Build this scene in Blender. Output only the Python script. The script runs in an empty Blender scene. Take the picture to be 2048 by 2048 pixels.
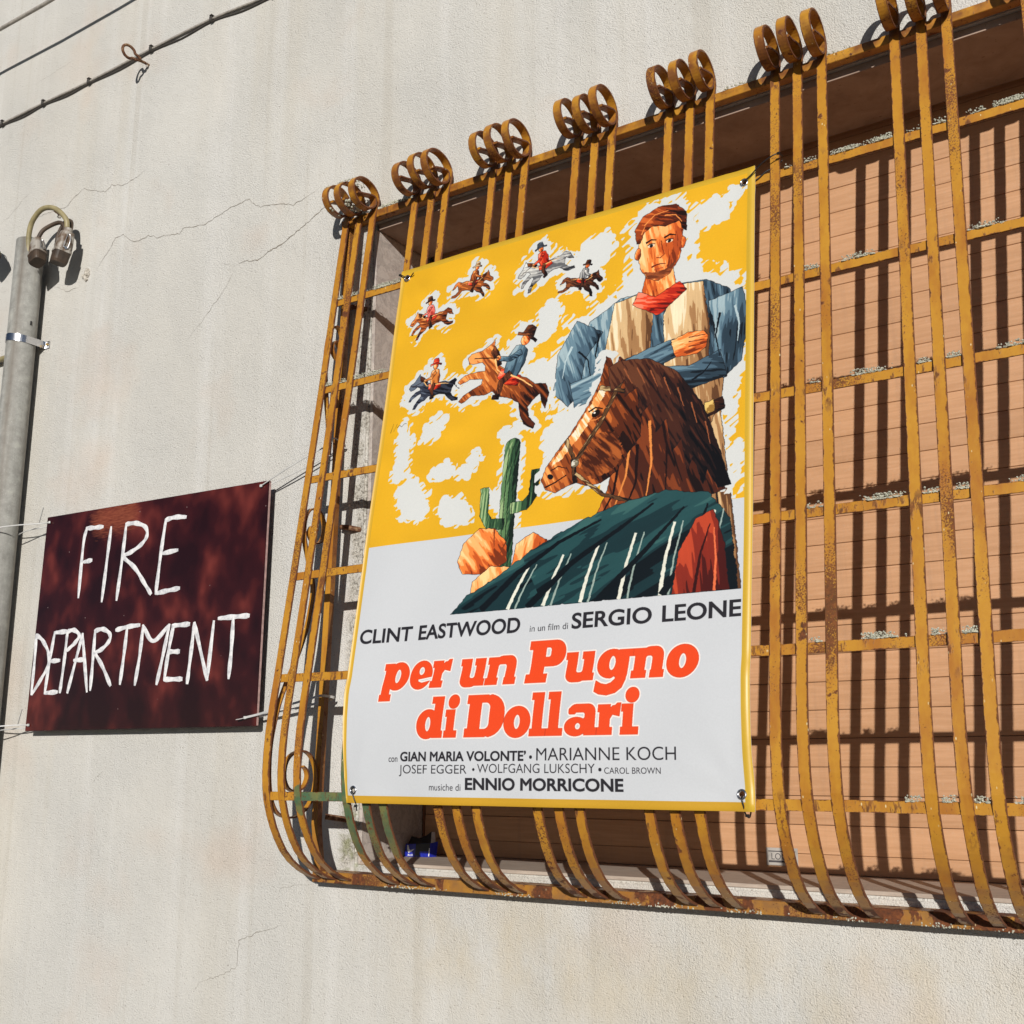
import bpy, bmesh, math, random
import numpy as np
from mathutils import Vector, Matrix

random.seed(7)
SC = bpy.context.scene
COL = SC.collection
# ------------------------------------------------------------------ camera
cam_d = bpy.data.cameras.new('camera')
cam = bpy.data.objects.new('camera', cam_d)
COL.objects.link(cam)
SC.camera = cam
cam_d.sensor_fit = 'HORIZONTAL'
cam_d.sensor_width = 36.0
cam_d.lens = 39.54
cam_d.clip_start = 0.05
cam_d.clip_end = 500
RM = np.array([[0.8367095502303508, -0.12154810018899573, -0.5339880035110997],
               [0.5476412246645791, 0.18126292842085556, 0.8168432161854415],
               [-0.002493511821581505, -0.975894364222246, 0.21822917375560488]])
cam.matrix_world = Matrix(((RM[0][0], -RM[0][1], -RM[0][2], 0.0),
                           (RM[1][0], -RM[1][1], -RM[1][2], -2.6),
                           (RM[2][0], -RM[2][1], -RM[2][2], 0.0),
                           (0, 0, 0, 1)))
# ------------------------------------------------------------------ sky, sun, exposure
SUN = Vector((-0.555, 1.0, -0.318)).normalized()        # the way the light travels
el = math.asin(-SUN.z)
az = math.atan2(-SUN.x, -SUN.y)                       # clockwise from +Y
W = bpy.data.worlds.new('World')
SC.world = W
W.use_nodes = True
wn = W.node_tree.nodes
bgn = wn['Background']
sky = wn.new('ShaderNodeTexSky')
sky.sky_type = 'NISHITA'
sky.sun_disc = False
sky.sun_elevation = el
sky.sun_rotation = az
sky.air_density = 0.55
sky.dust_density = 0.1
W.node_tree.links.new(sky.outputs[0], bgn.inputs[0])
bgn.inputs[1].default_value = 0.05
sd = bpy.data.lights.new('sun', 'SUN')
sd.energy = 5.0
sd.angle = math.radians(0.5)
sd.color = (1.0, 0.965, 0.91)
sun = bpy.data.objects.new('sun', sd)
COL.objects.link(sun)
sun.location = (2, -6, 5)
sun.rotation_euler = SUN.to_track_quat('-Z', 'Y').to_euler()
SC.view_settings.view_transform = 'Standard'
SC.view_settings.look = 'None'
SC.view_settings.exposure = -0.24
SC.view_settings.gamma = 1.0
SC.view_settings.use_curve_mapping = False
SC.render.engine = 'CYCLES'

# ------------------------------------------------------------------ object helpers
def tag(o, label=None, cat=None, group=None, kind=None):
    if label: o['label'] = label
    if cat: o['category'] = cat
    if group: o['group'] = group
    if kind: o['kind'] = kind
    return o

def thing(name, label, cat, loc=(0, 0, 0), group=None):
    o = bpy.data.objects.new(name, None)
    COL.objects.link(o)
    o.location = loc
    o.empty_display_size = 0.05
    return tag(o, label, cat, group)

def link(name, me, parent=None, mat=None, smooth=False):
    if mat is not None and not me.materials:
        me.materials.append(mat)
    o = bpy.data.objects.new(name, me)
    COL.objects.link(o)
    if parent is not None:
        o.parent = parent
        l = Vector(parent.location) if parent.parent is None else Vector((0, 0, 0))
        if l.length > 0:
            o.matrix_parent_inverse = Matrix.Translation(-l)
    if smooth:
        for p in me.polygons: p.use_smooth = True
    return o

def obj(name, vs, fs, mat, parent=None, smooth=False):
    me = bpy.data.meshes.new(name)
    me.from_pydata([tuple(map(float, v)) for v in vs], [], [tuple(f) for f in fs])
    me.update()
    bm = bmesh.new(); bm.from_mesh(me)
    bmesh.ops.recalc_face_normals(bm, faces=bm.faces)
    bm.to_mesh(me); bm.free()
    return link(name, me, parent, mat, smooth)

class MB:
    def __init__(s): s.v = []; s.f = []
    def add(s, vs, fs):
        n = len(s.v)
        s.v += [tuple(map(float, v)) for v in vs]
        s.f += [tuple(i + n for i in f) for f in fs]
        return s
    def box(s, a, b):
        x0, y0, z0 = a; x1, y1, z1 = b
        return s.add([(x0,y0,z0),(x1,y0,z0),(x1,y1,z0),(x0,y1,z0),(x0,y0,z1),(x1,y0,z1),(x1,y1,z1),(x0,y1,z1)],
                     [(0,3,2,1),(4,5,6,7),(0,1,5,4),(1,2,6,5),(2,3,7,6),(3,0,4,7)])
    def cbox(s, a, b, c=0.001):
        """box with small chamfers"""
        a = Vector(a); b = Vector(b)
        bm = bmesh.new()
        bmesh.ops.create_cube(bm, size=1.0)
        for v in bm.verts:
            v.co = Vector(((a[i] + b[i]) / 2 + v.co[i] * (b[i] - a[i]) for i in range(3)))
        bmesh.ops.bevel(bm, geom=list(bm.edges), offset=c, segments=1, affect='EDGES')
        s.bm(bm); bm.free()
        return s
    def bm(s, bm, M=None):
        bm.verts.index_update()
        vs = [tuple((M @ v.co) if M is not None else v.co) for v in bm.verts]
        s.add(vs, [[v.index for v in f.verts] for f in bm.faces])
        return s
    def tube(s, pts, r, n=10, caps=True, ru=None):
        pts = [Vector(p) for p in pts]
        rr = r if isinstance(r, (list, tuple)) else [r] * len(pts)
        up = None; base = len(s.v); rings = []
        for i, p in enumerate(pts):
            t = (pts[min(i+1, len(pts)-1)] - pts[max(i-1, 0)])
            if t.length < 1e-9: t = Vector((0, 0, 1))
            t.normalize()
            if up is None:
                up = Vector((0, 0, 1)) if abs(t.z) < .9 else Vector((0, 1, 0))
            u = (up - t * up.dot(t)).normalized(); up = u
            w = t.cross(u)
            rings.append([p + (u * math.cos(2*math.pi*k/n) + w * math.sin(2*math.pi*k/n)) * rr[i] for k in range(n)])
        vs = [v for rg in rings for v in rg]
        fs = []
        for i in range(len(pts)-1):
            for k in range(n):
                a = i*n+k; b = i*n+(k+1) % n
                fs.append((a, b, b+n, a+n))
        if caps:
            fs.append(tuple(range(n-1, -1, -1))); fs.append(tuple(range((len(pts)-1)*n, len(pts)*n)))
        return s.add(vs, fs)
    def strap(s, pts, nrm, w, t):
        """flat strap through pts, width w along nrm, thickness t"""
        pts = [Vector(p) for p in pts]; nrm = Vector(nrm).normalized()
        vs = []; fs = []
        for i, p in enumerate(pts):
            d = (pts[min(i+1, len(pts)-1)] - pts[max(i-1, 0)]).normalized()
            wv = (nrm - d * nrm.dot(d)).normalized(); tv = d.cross(wv)
            for a, b in ((-1,-1),(1,-1),(1,1),(-1,1)):
                vs.append(p + wv*a*w/2 + tv*b*t/2)
        for i in range(len(pts)-1):
            for k in range(4):
                a = i*4+k; b = i*4+(k+1) % 4
                fs.append((a, b, b+4, a+4))
        fs.append((3,2,1,0)); m = (len(pts)-1)*4; fs.append((m,m+1,m+2,m+3))
        return s.add(vs, fs)
    def build(s, name, mat, parent=None, smooth=False):
        return obj(name, s.v, s.f, mat, parent, smooth)

def arc(pts, n=6):
    """Catmull-Rom through pts"""
    P = [Vector(p) for p in pts]; P = [P[0]*2-P[1]] + P + [P[-1]*2-P[-2]]
    out = []
    for i in range(1, len(P)-2):
        a, b, c, d = P[i-1:i+3]
        for k in range(n):
            t = k/n
            out.append(0.5*((2*b)+(c-a)*t+(2*a-5*b+4*c-d)*t*t+(3*b-a-3*c+d)*t**3))
    out.append(P[-2])
    return out

# ------------------------------------------------------------------ material helpers
class NT:
    def __init__(s, name):
        s.m = bpy.data.materials.new(name); s.m.use_nodes = True
        s.t = s.m.node_tree; s.n = s.t.nodes; s.b = s.n['Principled BSDF']
        s.out = s.n['Material Output']
    def node(s, typ, **kw):
        n = s.n.new(typ)
        for k, v in kw.items():
            if k.startswith('i_'):
                key = k[2:].replace('_', ' ')
                n.inputs[key].default_value = v
            else: setattr(n, k, v)
        return n
    def l(s, a, b): s.t.links.new(a, b)
    def coord(s, kind='Object'):
        return s.node('ShaderNodeTexCoord').outputs[kind]
    def pos(s):
        return s.node('ShaderNodeNewGeometry').outputs['Position']
    def mapping(s, vec, scale=(1,1,1), rot=(0,0,0), loc=(0,0,0)):
        n = s.node('ShaderNodeMapping'); s.l(vec, n.inputs[0])
        n.inputs['Scale'].default_value = scale; n.inputs['Rotation'].default_value = rot; n.inputs['Location'].default_value = loc
        return n.outputs[0]
    def noise(s, vec, scale, detail=3, rough=.55, dist=0, out=0):
        n = s.node('ShaderNodeTexNoise'); s.l(vec, n.inputs['Vector'])
        n.inputs['Scale'].default_value = scale; n.inputs['Detail'].default_value = detail
        n.inputs['Roughness'].default_value = rough; n.inputs['Distortion'].default_value = dist
        return n.outputs[out]
    def vor(s, vec, scale, feature='F1', out='Distance'):
        n = s.node('ShaderNodeTexVoronoi'); n.feature = feature; s.l(vec, n.inputs['Vector']); n.inputs['Scale'].default_value = scale
        return n.outputs[out]
    def ramp(s, fac, stops):
        n = s.node('ShaderNodeValToRGB'); s.l(fac, n.inputs[0])
        e = n.color_ramp.elements
        while len(e) < len(stops): e.new(0.5)
        for i, (p, c) in enumerate(stops):
            e[i].position = p
            e[i].color = (c, c, c, 1) if isinstance(c, (int, float)) else (*c, 1)
        return n.outputs[0]
    def mix(s, f, a, b, blend='MIX'):
        n = s.node('ShaderNodeMix', data_type='RGBA', blend_type=blend)
        for v, k in ((f, 0), (a, 6), (b, 7)):
            if isinstance(v, (int, float)): n.inputs[k].default_value = v
            elif isinstance(v, tuple): n.inputs[k].default_value = (*v, 1) if len(v) == 3 else v
            else: s.l(v, n.inputs[k])
        return n.outputs[2]
    def math(s, op, a, b=0.0, clamp=False):
        n = s.node('ShaderNodeMath', operation=op, use_clamp=clamp)
        for v, k in ((a, 0), (b, 1)):
            if isinstance(v, (int, float)): n.inputs[k].default_value = v
            else: s.l(v, n.inputs[k])
        return n.outputs[0]
    def sep(s, vec):
        n = s.node('ShaderNodeSeparateXYZ'); s.l(vec, n.inputs[0]); return n.outputs
    def win(s, v, lo, hi, soft):
        """soft window lo..hi"""
        a = s.node('ShaderNodeMapRange', i_From_Min=lo-soft, i_From_Max=lo+soft); s.l(v, a.inputs[0])
        b = s.node('ShaderNodeMapRange', i_From_Min=hi-soft, i_From_Max=hi+soft, i_To_Min=1.0, i_To_Max=0.0); s.l(v, b.inputs[0])
        return s.math('MULTIPLY', a.outputs[0], b.outputs[0])
    def bump(s, h, strength, dist, prev=None):
        n = s.node('ShaderNodeBump'); s.l(h, n.inputs['Height'])
        n.inputs['Strength'].default_value = strength; n.inputs['Distance'].default_value = dist
        if prev is not None: s.l(prev, n.inputs['Normal'])
        s.l(n.outputs[0], s.b.inputs['Normal'])
        return n.outputs[0]
    def set(s, col=None, rough=None, metal=None, spec=None):
        for v, k in ((col, 'Base Color'), (rough, 'Roughness'), (metal, 'Metallic'), (spec, 'Specular IOR Level')):
            if v is None: continue
            if isinstance(v, (int, float)): s.b.inputs[k].default_value = v
            elif isinstance(v, tuple): s.b.inputs[k].default_value = (*v, 1)
            else: s.l(v, s.b.inputs[k])
        return s

def simple(name, col, rough=.6, metal=0., var=.25, scale=40, spec=.5, bump=0):
    t = NT(name); c = t.coord()
    n = t.noise(c, scale, 4)
    f = t.ramp(n, [(.3, 1-var), (.7, 1+var)])
    t.set(t.mix(1.0, col, f, 'MULTIPLY'), rough, metal, spec)
    if bump: t.bump(t.noise(c, scale*3, 3), .5, bump)
    return t.m

# rough-cast painted wall
def m_stucco():
    t = NT('painted_roughcast'); p = t.pos()
    big = t.noise(p, 1.1, 4, .6)
    base = t.mix(t.ramp(big, [(.35, 0.), (.65, 1.)]), (.615, .590, .540), (.670, .652, .610))
    # vertical rain streaks
    st = t.noise(t.mapping(p, (5.0, 5.0, .16)), 1.5, 5, .62)
    base = t.mix(t.ramp(st, [(.50, 0.), (.68, .45)]), base, (.745, .728, .70))
    st2 = t.noise(t.mapping(p, (3.2, 3.2, .3), (0, 0, 0), (7.3, 2, 1)), 1.2, 3, .55)
    base = t.mix(t.ramp(st2, [(.53, 0.), (.72, .30)]), base, (.60, .53, .41))
    # warm smudges and old damp
    sm = t.noise(t.mapping(p, (1, 1, 1), (0, 0, 0), (3, 9, 5)), 2.6, 3, .5)
    base = t.mix(t.ramp(sm, [(.60, 0.), (.78, .35)]), base, (.66, .50, .39))
    gutter = t.noise(t.mapping(p, (9, 9, .12), (0, 0, 0), (2.1, 0, 5)), 1.4, 3, .5)
    base = t.mix(t.ramp(gutter, [(.60, 0.), (.68, .30)]), base, (.50, .46, .39))
    # tiny pit shadows of the render, painted dark into its colour
    warp = t.noise(p, 22, 2)
    pv = t.mapping(p, (1, 1, 1.15))
    n1 = t.noise(pv, 270, 3, .62, .0)
    n2 = t.noise(pv, 135, 3, .55, .1)
    h = t.math('ADD', t.math('MULTIPLY', n1, .62), t.math('MULTIPLY', n2, .5))
    amp = t.ramp(t.noise(p, 2.2, 2), [(.3, .55), (.7, 1.)])
    h = t.math('MULTIPLY', h, amp)
    pits = t.ramp(t.noise(pv, 135, 3, .55, .1), [(.30, 1.), (.385, 0.)])
    base = t.mix(t.math('MULTIPLY', pits, .6), base, (.26, .22, .18))
    specks = t.ramp(t.vor(p, 9.0), [(.012, 1.), (.022, 0.)])
    base = t.mix(t.math('MULTIPLY', specks, .8), base, (.10, .07, .05))
    s = t.sep(p)
    below = t.math('MULTIPLY', t.win(s[2], -.62, -.345, .10), t.win(s[0], -2.1, .4, .25))
    bm_ = t.math('MULTIPLY', below, t.ramp(t.noise(t.mapping(p, (1, 1, .55)), 8, 4), [(.40, 0.), (.68, .55)]))
    base = t.mix(bm_, base, (.60, .50, .34))
    # bare rough mortar round the window's left jamb
    s = t.sep(p)
    jamb = t.math('MULTIPLY', t.win(s[0], -2.300, -2.20, .012), t.win(s[2], -.30, 1.70, .02))
    jn = t.ramp(t.noise(p, 95, 5, .7), [(.40, (.16, .14, .11)), (.50, (.50, .47, .41)), (.62, (.66, .63, .56))])
    jm = t.math('MULTIPLY', jamb, t.ramp(t.noise(p, 14, 3), [(.38, 0.), (.52, .9)]))
    base = t.mix(jm, base, jn)
    gr = t.math('MULTIPLY', t.math('MULTIPLY', t.win(s[0], -2.305, -2.22, .02), t.win(s[2], -.33, -.12, .03)), t.ramp(t.noise(p, 30, 4), [(.45, 0.), (.6, .7)]))
    base = t.mix(gr, base, (.26, .27, .13))
    t.set(base, .93, 0., .25)
    b1 = t.bump(h, 1.0, .0080)
    t.bump(t.noise(p, 7, 3), .5, .012, b1)
    return t.m

def m_iron():
    """ochre enamel on flat iron: rust spots, rusty arrises, painted glints, green over-paint low on the left"""
    t = NT('ochre_painted_iron'); p = t.pos(); s = t.sep(p)
    rnd = t.node('ShaderNodeObjectInfo').outputs['Random']
    off = t.node('ShaderNodeVectorMath', operation='ADD'); t.l(p, off.inputs[0])
    cmb = t.node('ShaderNodeCombineXYZ'); t.l(t.math('MULTIPLY', rnd, 13.0), cmb.inputs[0]); t.l(t.math('MULTIPLY', rnd, 5.0), cmb.inputs[2])
    t.l(cmb.outputs[0], off.inputs[1]); q = off.outputs[0]
    paint = t.mix(t.ramp(t.noise(q, 6, 4), [(.3, 0.), (.7, 1.)]), (.535, .262, .026), (.450, .200, .018))
    paint = t.mix(t.ramp(t.noise(q, 60, 3), [(.35, .0), (.75, .25)]), paint, (.40, .15, .016))
    # warm bleed of rust through the enamel
    bleed = t.ramp(t.noise(t.mapping(q, (1, 1, .35)), 13, 4, .65), [(.46, 0.), (.66, .75)])
    paint = t.mix(bleed, paint, (.34, .115, .018))
    curl = t.math('MULTIPLY', t.win(s[2], 1.735, 1.80, .012), t.ramp(t.noise(q, 22, 3), [(.36, 0.), (.58, .85)]))
    paint = t.mix(curl, paint, (.16, .052, .016))
    rustc = t.ramp(t.noise(q, 130, 4, .7), [(.3, (.030, .011, .007)), (.55, (.13, .035, .010)), (.75, (.24, .075, .018))])
    # where rust gathers
    zone = t.ramp(t.noise(q, 4.3, 3, .6), [(.50, 0.), (.74, 1.)])
    fine = t.noise(q, 210, 4, .65)
    thr = t.math('ADD', fine, t.math('MULTIPLY', zone, .16))
    low = t.node('ShaderNodeMapRange', i_From_Min=.02, i_From_Max=-.34, i_To_Min=0.0, i_To_Max=.05); t.l(s[2], low.inputs[0])
    thr = t.math('ADD', thr, low.outputs[0])
    blot = t.noise(q, 26, 4, .6)
    rust = t.math('MAXIMUM', t.ramp(thr, [(.685, 0.), (.73, .9)]), t.ramp(t.math('ADD', blot, t.math('MULTIPLY', zone, .08)), [(.685, 0.), (.72, .95)]))
    # narrow side faces and underside
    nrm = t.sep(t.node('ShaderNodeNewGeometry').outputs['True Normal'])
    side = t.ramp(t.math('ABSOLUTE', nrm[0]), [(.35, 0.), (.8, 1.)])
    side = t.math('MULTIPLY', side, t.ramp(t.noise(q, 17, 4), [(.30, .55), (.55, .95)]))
    at = t.node('ShaderNodeAttribute', attribute_name='across').outputs['Fac']
    ed = t.math('SUBTRACT', .5, t.math('ABSOLUTE', t.math('SUBTRACT', at, .5)))
    en = t.math('ADD', ed, t.math('MULTIPLY', t.math('SUBTRACT', t.noise(q, 44, 5, .72), .5), .55))
    edge = t.ramp(en, [(.015, .95), (.085, 0.)])
    rust = t.math('MAXIMUM', rust, edge)
    # big scabs with dotted fringes
    sc1 = t.noise(t.mapping(q, (1, 1, .5)), 5.2, 2, .5)
    dots = t.noise(q, 260, 3, .6)
    scab = t.ramp(t.math('ADD', t.math('MULTIPLY', sc1, .8), t.math('MULTIPLY', dots, .42)), [(.725, 0.), (.775, .92)])
    rust = t.math('MAXIMUM', rust, scab)
    # rust and its runs where bars cross the rails
    jn = None
    for zr in (1.733, 1.4334, 1.1294, .8291, .5271, .2267, -.0978):
        wz = t.win(s[2], zr-.050, zr+.030, .022); jn = wz if jn is None else t.math('MAXIMUM', jn, wz)
    jr = t.ramp(t.math('ADD', t.noise(t.mapping(q, (1, 1, .28)), 62, 4, .65), t.math('MULTIPLY', t.math('SUBTRACT', t.noise(q, 7.5, 2), .5), .5)), [(.585, 0.), (.65, .85)])
    rust = t.math('MAXIMUM', rust, t.math('MULTIPLY', jn, jr))
    foot = t.math('MULTIPLY', t.win(s[2], -.36, -.296, .004), t.ramp(t.math('ADD', t.noise(t.mapping(q, (1, 1, .6)), 21, 4, .6), t.math('MULTIPLY', t.noise(q, 4, 2), .35)), [(.68, 0.), (.71, .95)]))
    rust = t.math('MAXIMUM', rust, foot)
    # green coat
    gz = t.math('MAXIMUM', t.math('MULTIPLY', t.win(s[0], -2.056, -1.88, .006), t.win(s[2], -.235, .93, .05)), t.math('MULTIPLY', t.win(s[0], -2.228, -1.88, .02), t.win(s[2], -.135, -.055, .02)))
    gx = t.math('ADD', gz, t.math('MULTIPLY', t.math('SUBTRACT', t.noise(p, 38, 4), .5), .9))
    gm = t.ramp(gx, [(.44, 0.), (.56, 1.)])
    green = t.mix(t.ramp(t.noise(p, 24, 4), [(.4, 0.), (.62, 1.)]), (.070, .135, .070), (.17, .17, .06))
    paint = t.mix(gm, paint, green)
    dirt = t.node('ShaderNodeMapRange', i_From_Min=-.12, i_From_Max=-.31, i_To_Min=0.0, i_To_Max=.75); t.l(s[2], dirt.inputs[0])
    dirtm = t.math('MULTIPLY', dirt.outputs[0], t.ramp(t.noise(q, 32, 4), [(.35, .35), (.65, 1.)]))
    paint = t.mix(dirtm, paint, (.21, .105, .045))
    col = t.mix(rust, paint, rustc)
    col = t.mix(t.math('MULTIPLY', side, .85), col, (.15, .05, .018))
    # small pale glints painted into the bar colour
    fl = t.ramp(t.vor(t.mapping(q, (1, 1, .42)), 62), [(.060, 1.), (.10, 0.)])
    fl = t.math('MULTIPLY', fl, t.ramp(t.noise(q, 9, 2), [(.48, 0.), (.60, .9)]))
    col = t.mix(fl, col, (.72, .60, .34))
    t.set(col, t.mix(rust, (.42, .42, .42), (.85, .85, .85)), 0., .45)
    b = t.bump(t.noise(q, 90, 4), .35, .0012)
    t.bump(rust, .6, .0006, b)
    return t.m

def m_shutter():
    t = NT('wood_print_slat'); p = t.pos()
    rnd = t.node('ShaderNodeObjectInfo').outputs['Random']
    off = t.node('ShaderNodeVectorMath', operation='ADD'); t.l(p, off.inputs[0])
    cmb = t.node('ShaderNodeCombineXYZ'); t.l(t.math('MULTIPLY', rnd, 9.0), cmb.inputs[0]); t.l(cmb.outputs[0], off.inputs[1])
    q = off.outputs[0]
    g = t.noise(t.mapping(q, (3.5, 1, 60)), 2.2, 5, .6, .3)
    c = t.ramp(g, [(.30, (.465, .248, .124)), (.5, (.515, .280, .145)), (.68, (.56, .312, .168))])
    br = t.ramp(rnd, [(0, .93), (1, 1.05)])
    c = t.mix(1.0, c, br, 'MULTIPLY')
    run = t.ramp(t.noise(t.mapping(p, (22, 1, 1.1)), 1.6, 4, .6), [(.56, 0.), (.72, .30)])
    c = t.mix(run, c, (.34, .20, .12))
    sp = t.ramp(t.vor(q, 30), [(.02, 1.), (.035, 0.)])
    c = t.mix(t.math('MULTIPLY', sp, .5), c, (.35, .20, .11))
    dirt = t.ramp(t.noise(p, 160, 4, .7), [(.55, 0.), (.75, .25)])
    c = t.mix(dirt, c, (.55, .42, .32))
    t.set(c, .55, 0., .35)
    t.bump(g, .25, .0008)
    return t.m

def m_marble():
    t = NT('grey_marble'); p = t.pos()
    v = t.noise(t.mapping(p, (1, 1, 1), (0, .9, .3)), 9, 6, .65, 1.6)
    c = t.ramp(v, [(.35, (.43, .37, .32)), (.48, (.52, .46, .41)), (.55, (.40, .35, .31)), (.7, (.50, .44, .39))])
    vein = t.ramp(t.math('ABSOLUTE', t.math('SUBTRACT', t.noise(p, 11, 4, .6, 2.2), .5)), [(.0, .55), (.025, 0.)])
    c = t.mix(vein, c, (.24, .20, .19))
    t.set(c, .6, 0., .4)
    t.bump(t.noise(p, 140, 3), .3, .001)
    return t.m

def m_sign():
    t = NT('maroon_gloss_panel'); p = t.pos(); s = t.sep(p)
    n1 = t.noise(t.mapping(p, (1.2, 1, .9), (0, .35, 0)), 7.0, 2.2, .5, .1)
    c = t.ramp(n1, [(.34, (.018, .0035, .004)), (.50, (.034, .0055, .006)), (.61, (.075, .012, .010)), (.74, (.17, .030, .022))])
    # brushed brick-red patch at the top
    px = t.math('MULTIPLY', t.win(s[0], -3.53, -3.24, .05), t.win(s[2], .80, .95, .06))
    br = t.noise(t.mapping(p, (14, 1, 90), (0, .08, 0)), 2.0, 4, .6)
    pm = t.ramp(t.math('ADD', px, t.math('MULTIPLY', t.math('SUBTRACT', br, .5), .8)), [(.50, 0.), (.95, .85)])
    c = t.mix(pm, c, t.ramp(br, [(.35, (.17, .036, .018)), (.65, (.28, .075, .036))]))
    sp = t.ramp(t.vor(p, 14), [(.02, 1.), (.03, 0.)])
    c = t.mix(t.math('MULTIPLY', sp, .6), c, (.45, .35, .33))
    t.set(c, .16, 0., .5)
    t.bump(t.noise(p, 24, 3), .12, .002)
    return t.m

def m_brush():
    t = NT('white_brush_paint'); p = t.pos()
    g = t.noise(p, 60, 4, .6)
    t.set(t.ramp(g, [(.35, (.52, .52, .54)), (.55, (.76, .75, .75)), (.7, (.84, .83, .82))]), .5)
    t.bump(t.noise(p, 160, 3), .5, .001)
    return t.m

def m_pipe():
    t = NT('weathered_grey_pipe'); p = t.pos()
    n = t.noise(p, 28, 5, .65)
    c = t.ramp(n, [(.3, (.24, .235, .215)), (.55, (.33, .325, .30)), (.72, (.42, .41, .37))])
    sp = t.ramp(t.noise(p, 190, 4, .7), [(.60, 0.), (.70, .8)])
    c = t.mix(sp, c, (.56, .55, .50))
    st = t.ramp(t.noise(t.mapping(p, (30, 30, 1.2)), 1.5, 3), [(.5, 0.), (.7, .4)])
    c = t.mix(st, c, (.17, .155, .13))
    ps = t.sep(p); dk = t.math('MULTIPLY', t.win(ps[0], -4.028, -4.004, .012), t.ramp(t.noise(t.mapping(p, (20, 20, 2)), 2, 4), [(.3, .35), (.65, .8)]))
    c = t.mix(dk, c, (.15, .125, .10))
    t.set(c, .7, 0., .35)
    t.bump(t.noise(p, 120, 3), .4, .0012)
    return t.m

def m_soffit():
    t = NT('brown_lintel_stone'); p = t.pos()
    v = t.noise(p, 10, 6, .65, .6)
    c = t.ramp(v, [(.3, (.27, .19, .145)), (.5, (.34, .245, .19)), (.7, (.41, .30, .235))])
    sp = t.ramp(t.noise(p, 70, 4, .7), [(.30, .6), (.38, 0.)])
    c = t.mix(sp, c, (.09, .055, .04))
    t.set(c, .85, 0., .3); t.bump(t.noise(p, 90, 4), .4, .002)
    return t.m

def m_sill():
    t = NT('grey_sill_stone'); p = t.pos()
    v = t.noise(t.mapping(p, (2, 14, 14)), 6, 5, .6)
    c = t.ramp(v, [(.3, (.36, .29, .235)), (.55, (.46, .38, .31)), (.75, (.55, .47, .39))])
    t.set(c, .8, 0., .3); t.bump(t.noise(p, 120, 4), .5, .0015)
    return t.m

def m_lichen():
    t = NT('grey_lichen'); p = t.pos()
    c = t.ramp(t.noise(p, 220, 4, .7), [(.30, (.14, .14, .10)), (.5, (.46, .45, .36)), (.68, (.66, .64, .53))])
    t.set(c, .95, 0., .1)
    return t.m

def m_rust():
    t = NT('bare_rust'); p = t.pos()
    c = t.ramp(t.noise(p, 70, 5, .7), [(.3, (.045, .02, .014)), (.5, (.14, .06, .03)), (.68, (.34, .23, .13))])
    t.set(c, .85, 0., .3); t.bump(t.noise(p, 180, 4), .6, .002)
    return t.m

def m_ground():
    t = NT('worn_paving'); p = t.pos()
    c = t.ramp(t.noise(p, 3, 5, .6), [(.3, (.085, .078, .068)), (.7, (.14, .13, .115))])
    t.set(c, .9)
    t.bump(t.noise(p, 60, 3), .4, .004)
    return t.m

STUCCO = m_stucco(); IRON = m_iron(); SHUT = m_shutter(); MARBLE = m_marble(); SIGN = m_sign(); BRUSH = m_brush()
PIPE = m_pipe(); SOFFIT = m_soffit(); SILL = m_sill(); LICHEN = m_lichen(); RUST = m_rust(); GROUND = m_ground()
BLACK = simple('black_nylon', (.012, .012, .013), .35)
NYLON = simple('clear_nylon', (.55, .54, .52), .3, 0, .12)
STEEL = simple('bright_zinc_steel', (.62, .62, .64), .25, 1., .1)
CABLE = simple('grey_cable', (.34, .31, .27), .55, 0, .3, 60)
DKCABLE = simple('dark_cable', (.06, .052, .045), .6, 0, .3, 60)
BEIGE = simple('yellowed_beige_cable', (.30, .25, .13), .5, 0, .25, 30)
DIRTY = None
CRACK = simple('crack_shadow_dirt', (.24, .21, .175), .95, 0, .3, 80, .1)
MORTAR = simple('loose_mortar', (.50, .46, .40), .95, 0, .35, 120, .1, .003)
DARK = simple('light_block_black', (.02, .013, .01), .95, 0, .2)  # black for the added board that blocks light behind the slats
RUBBER = simple('aged_brown_rubber', (.055, .035, .022), .6, 0, .5, 25)
GREYPL = None
BRASS = simple('brass_screw', (.45, .30, .10), .35, 1.)
GUIDE = simple('brown_guide_channel', (.20, .085, .045), .45)

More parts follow.
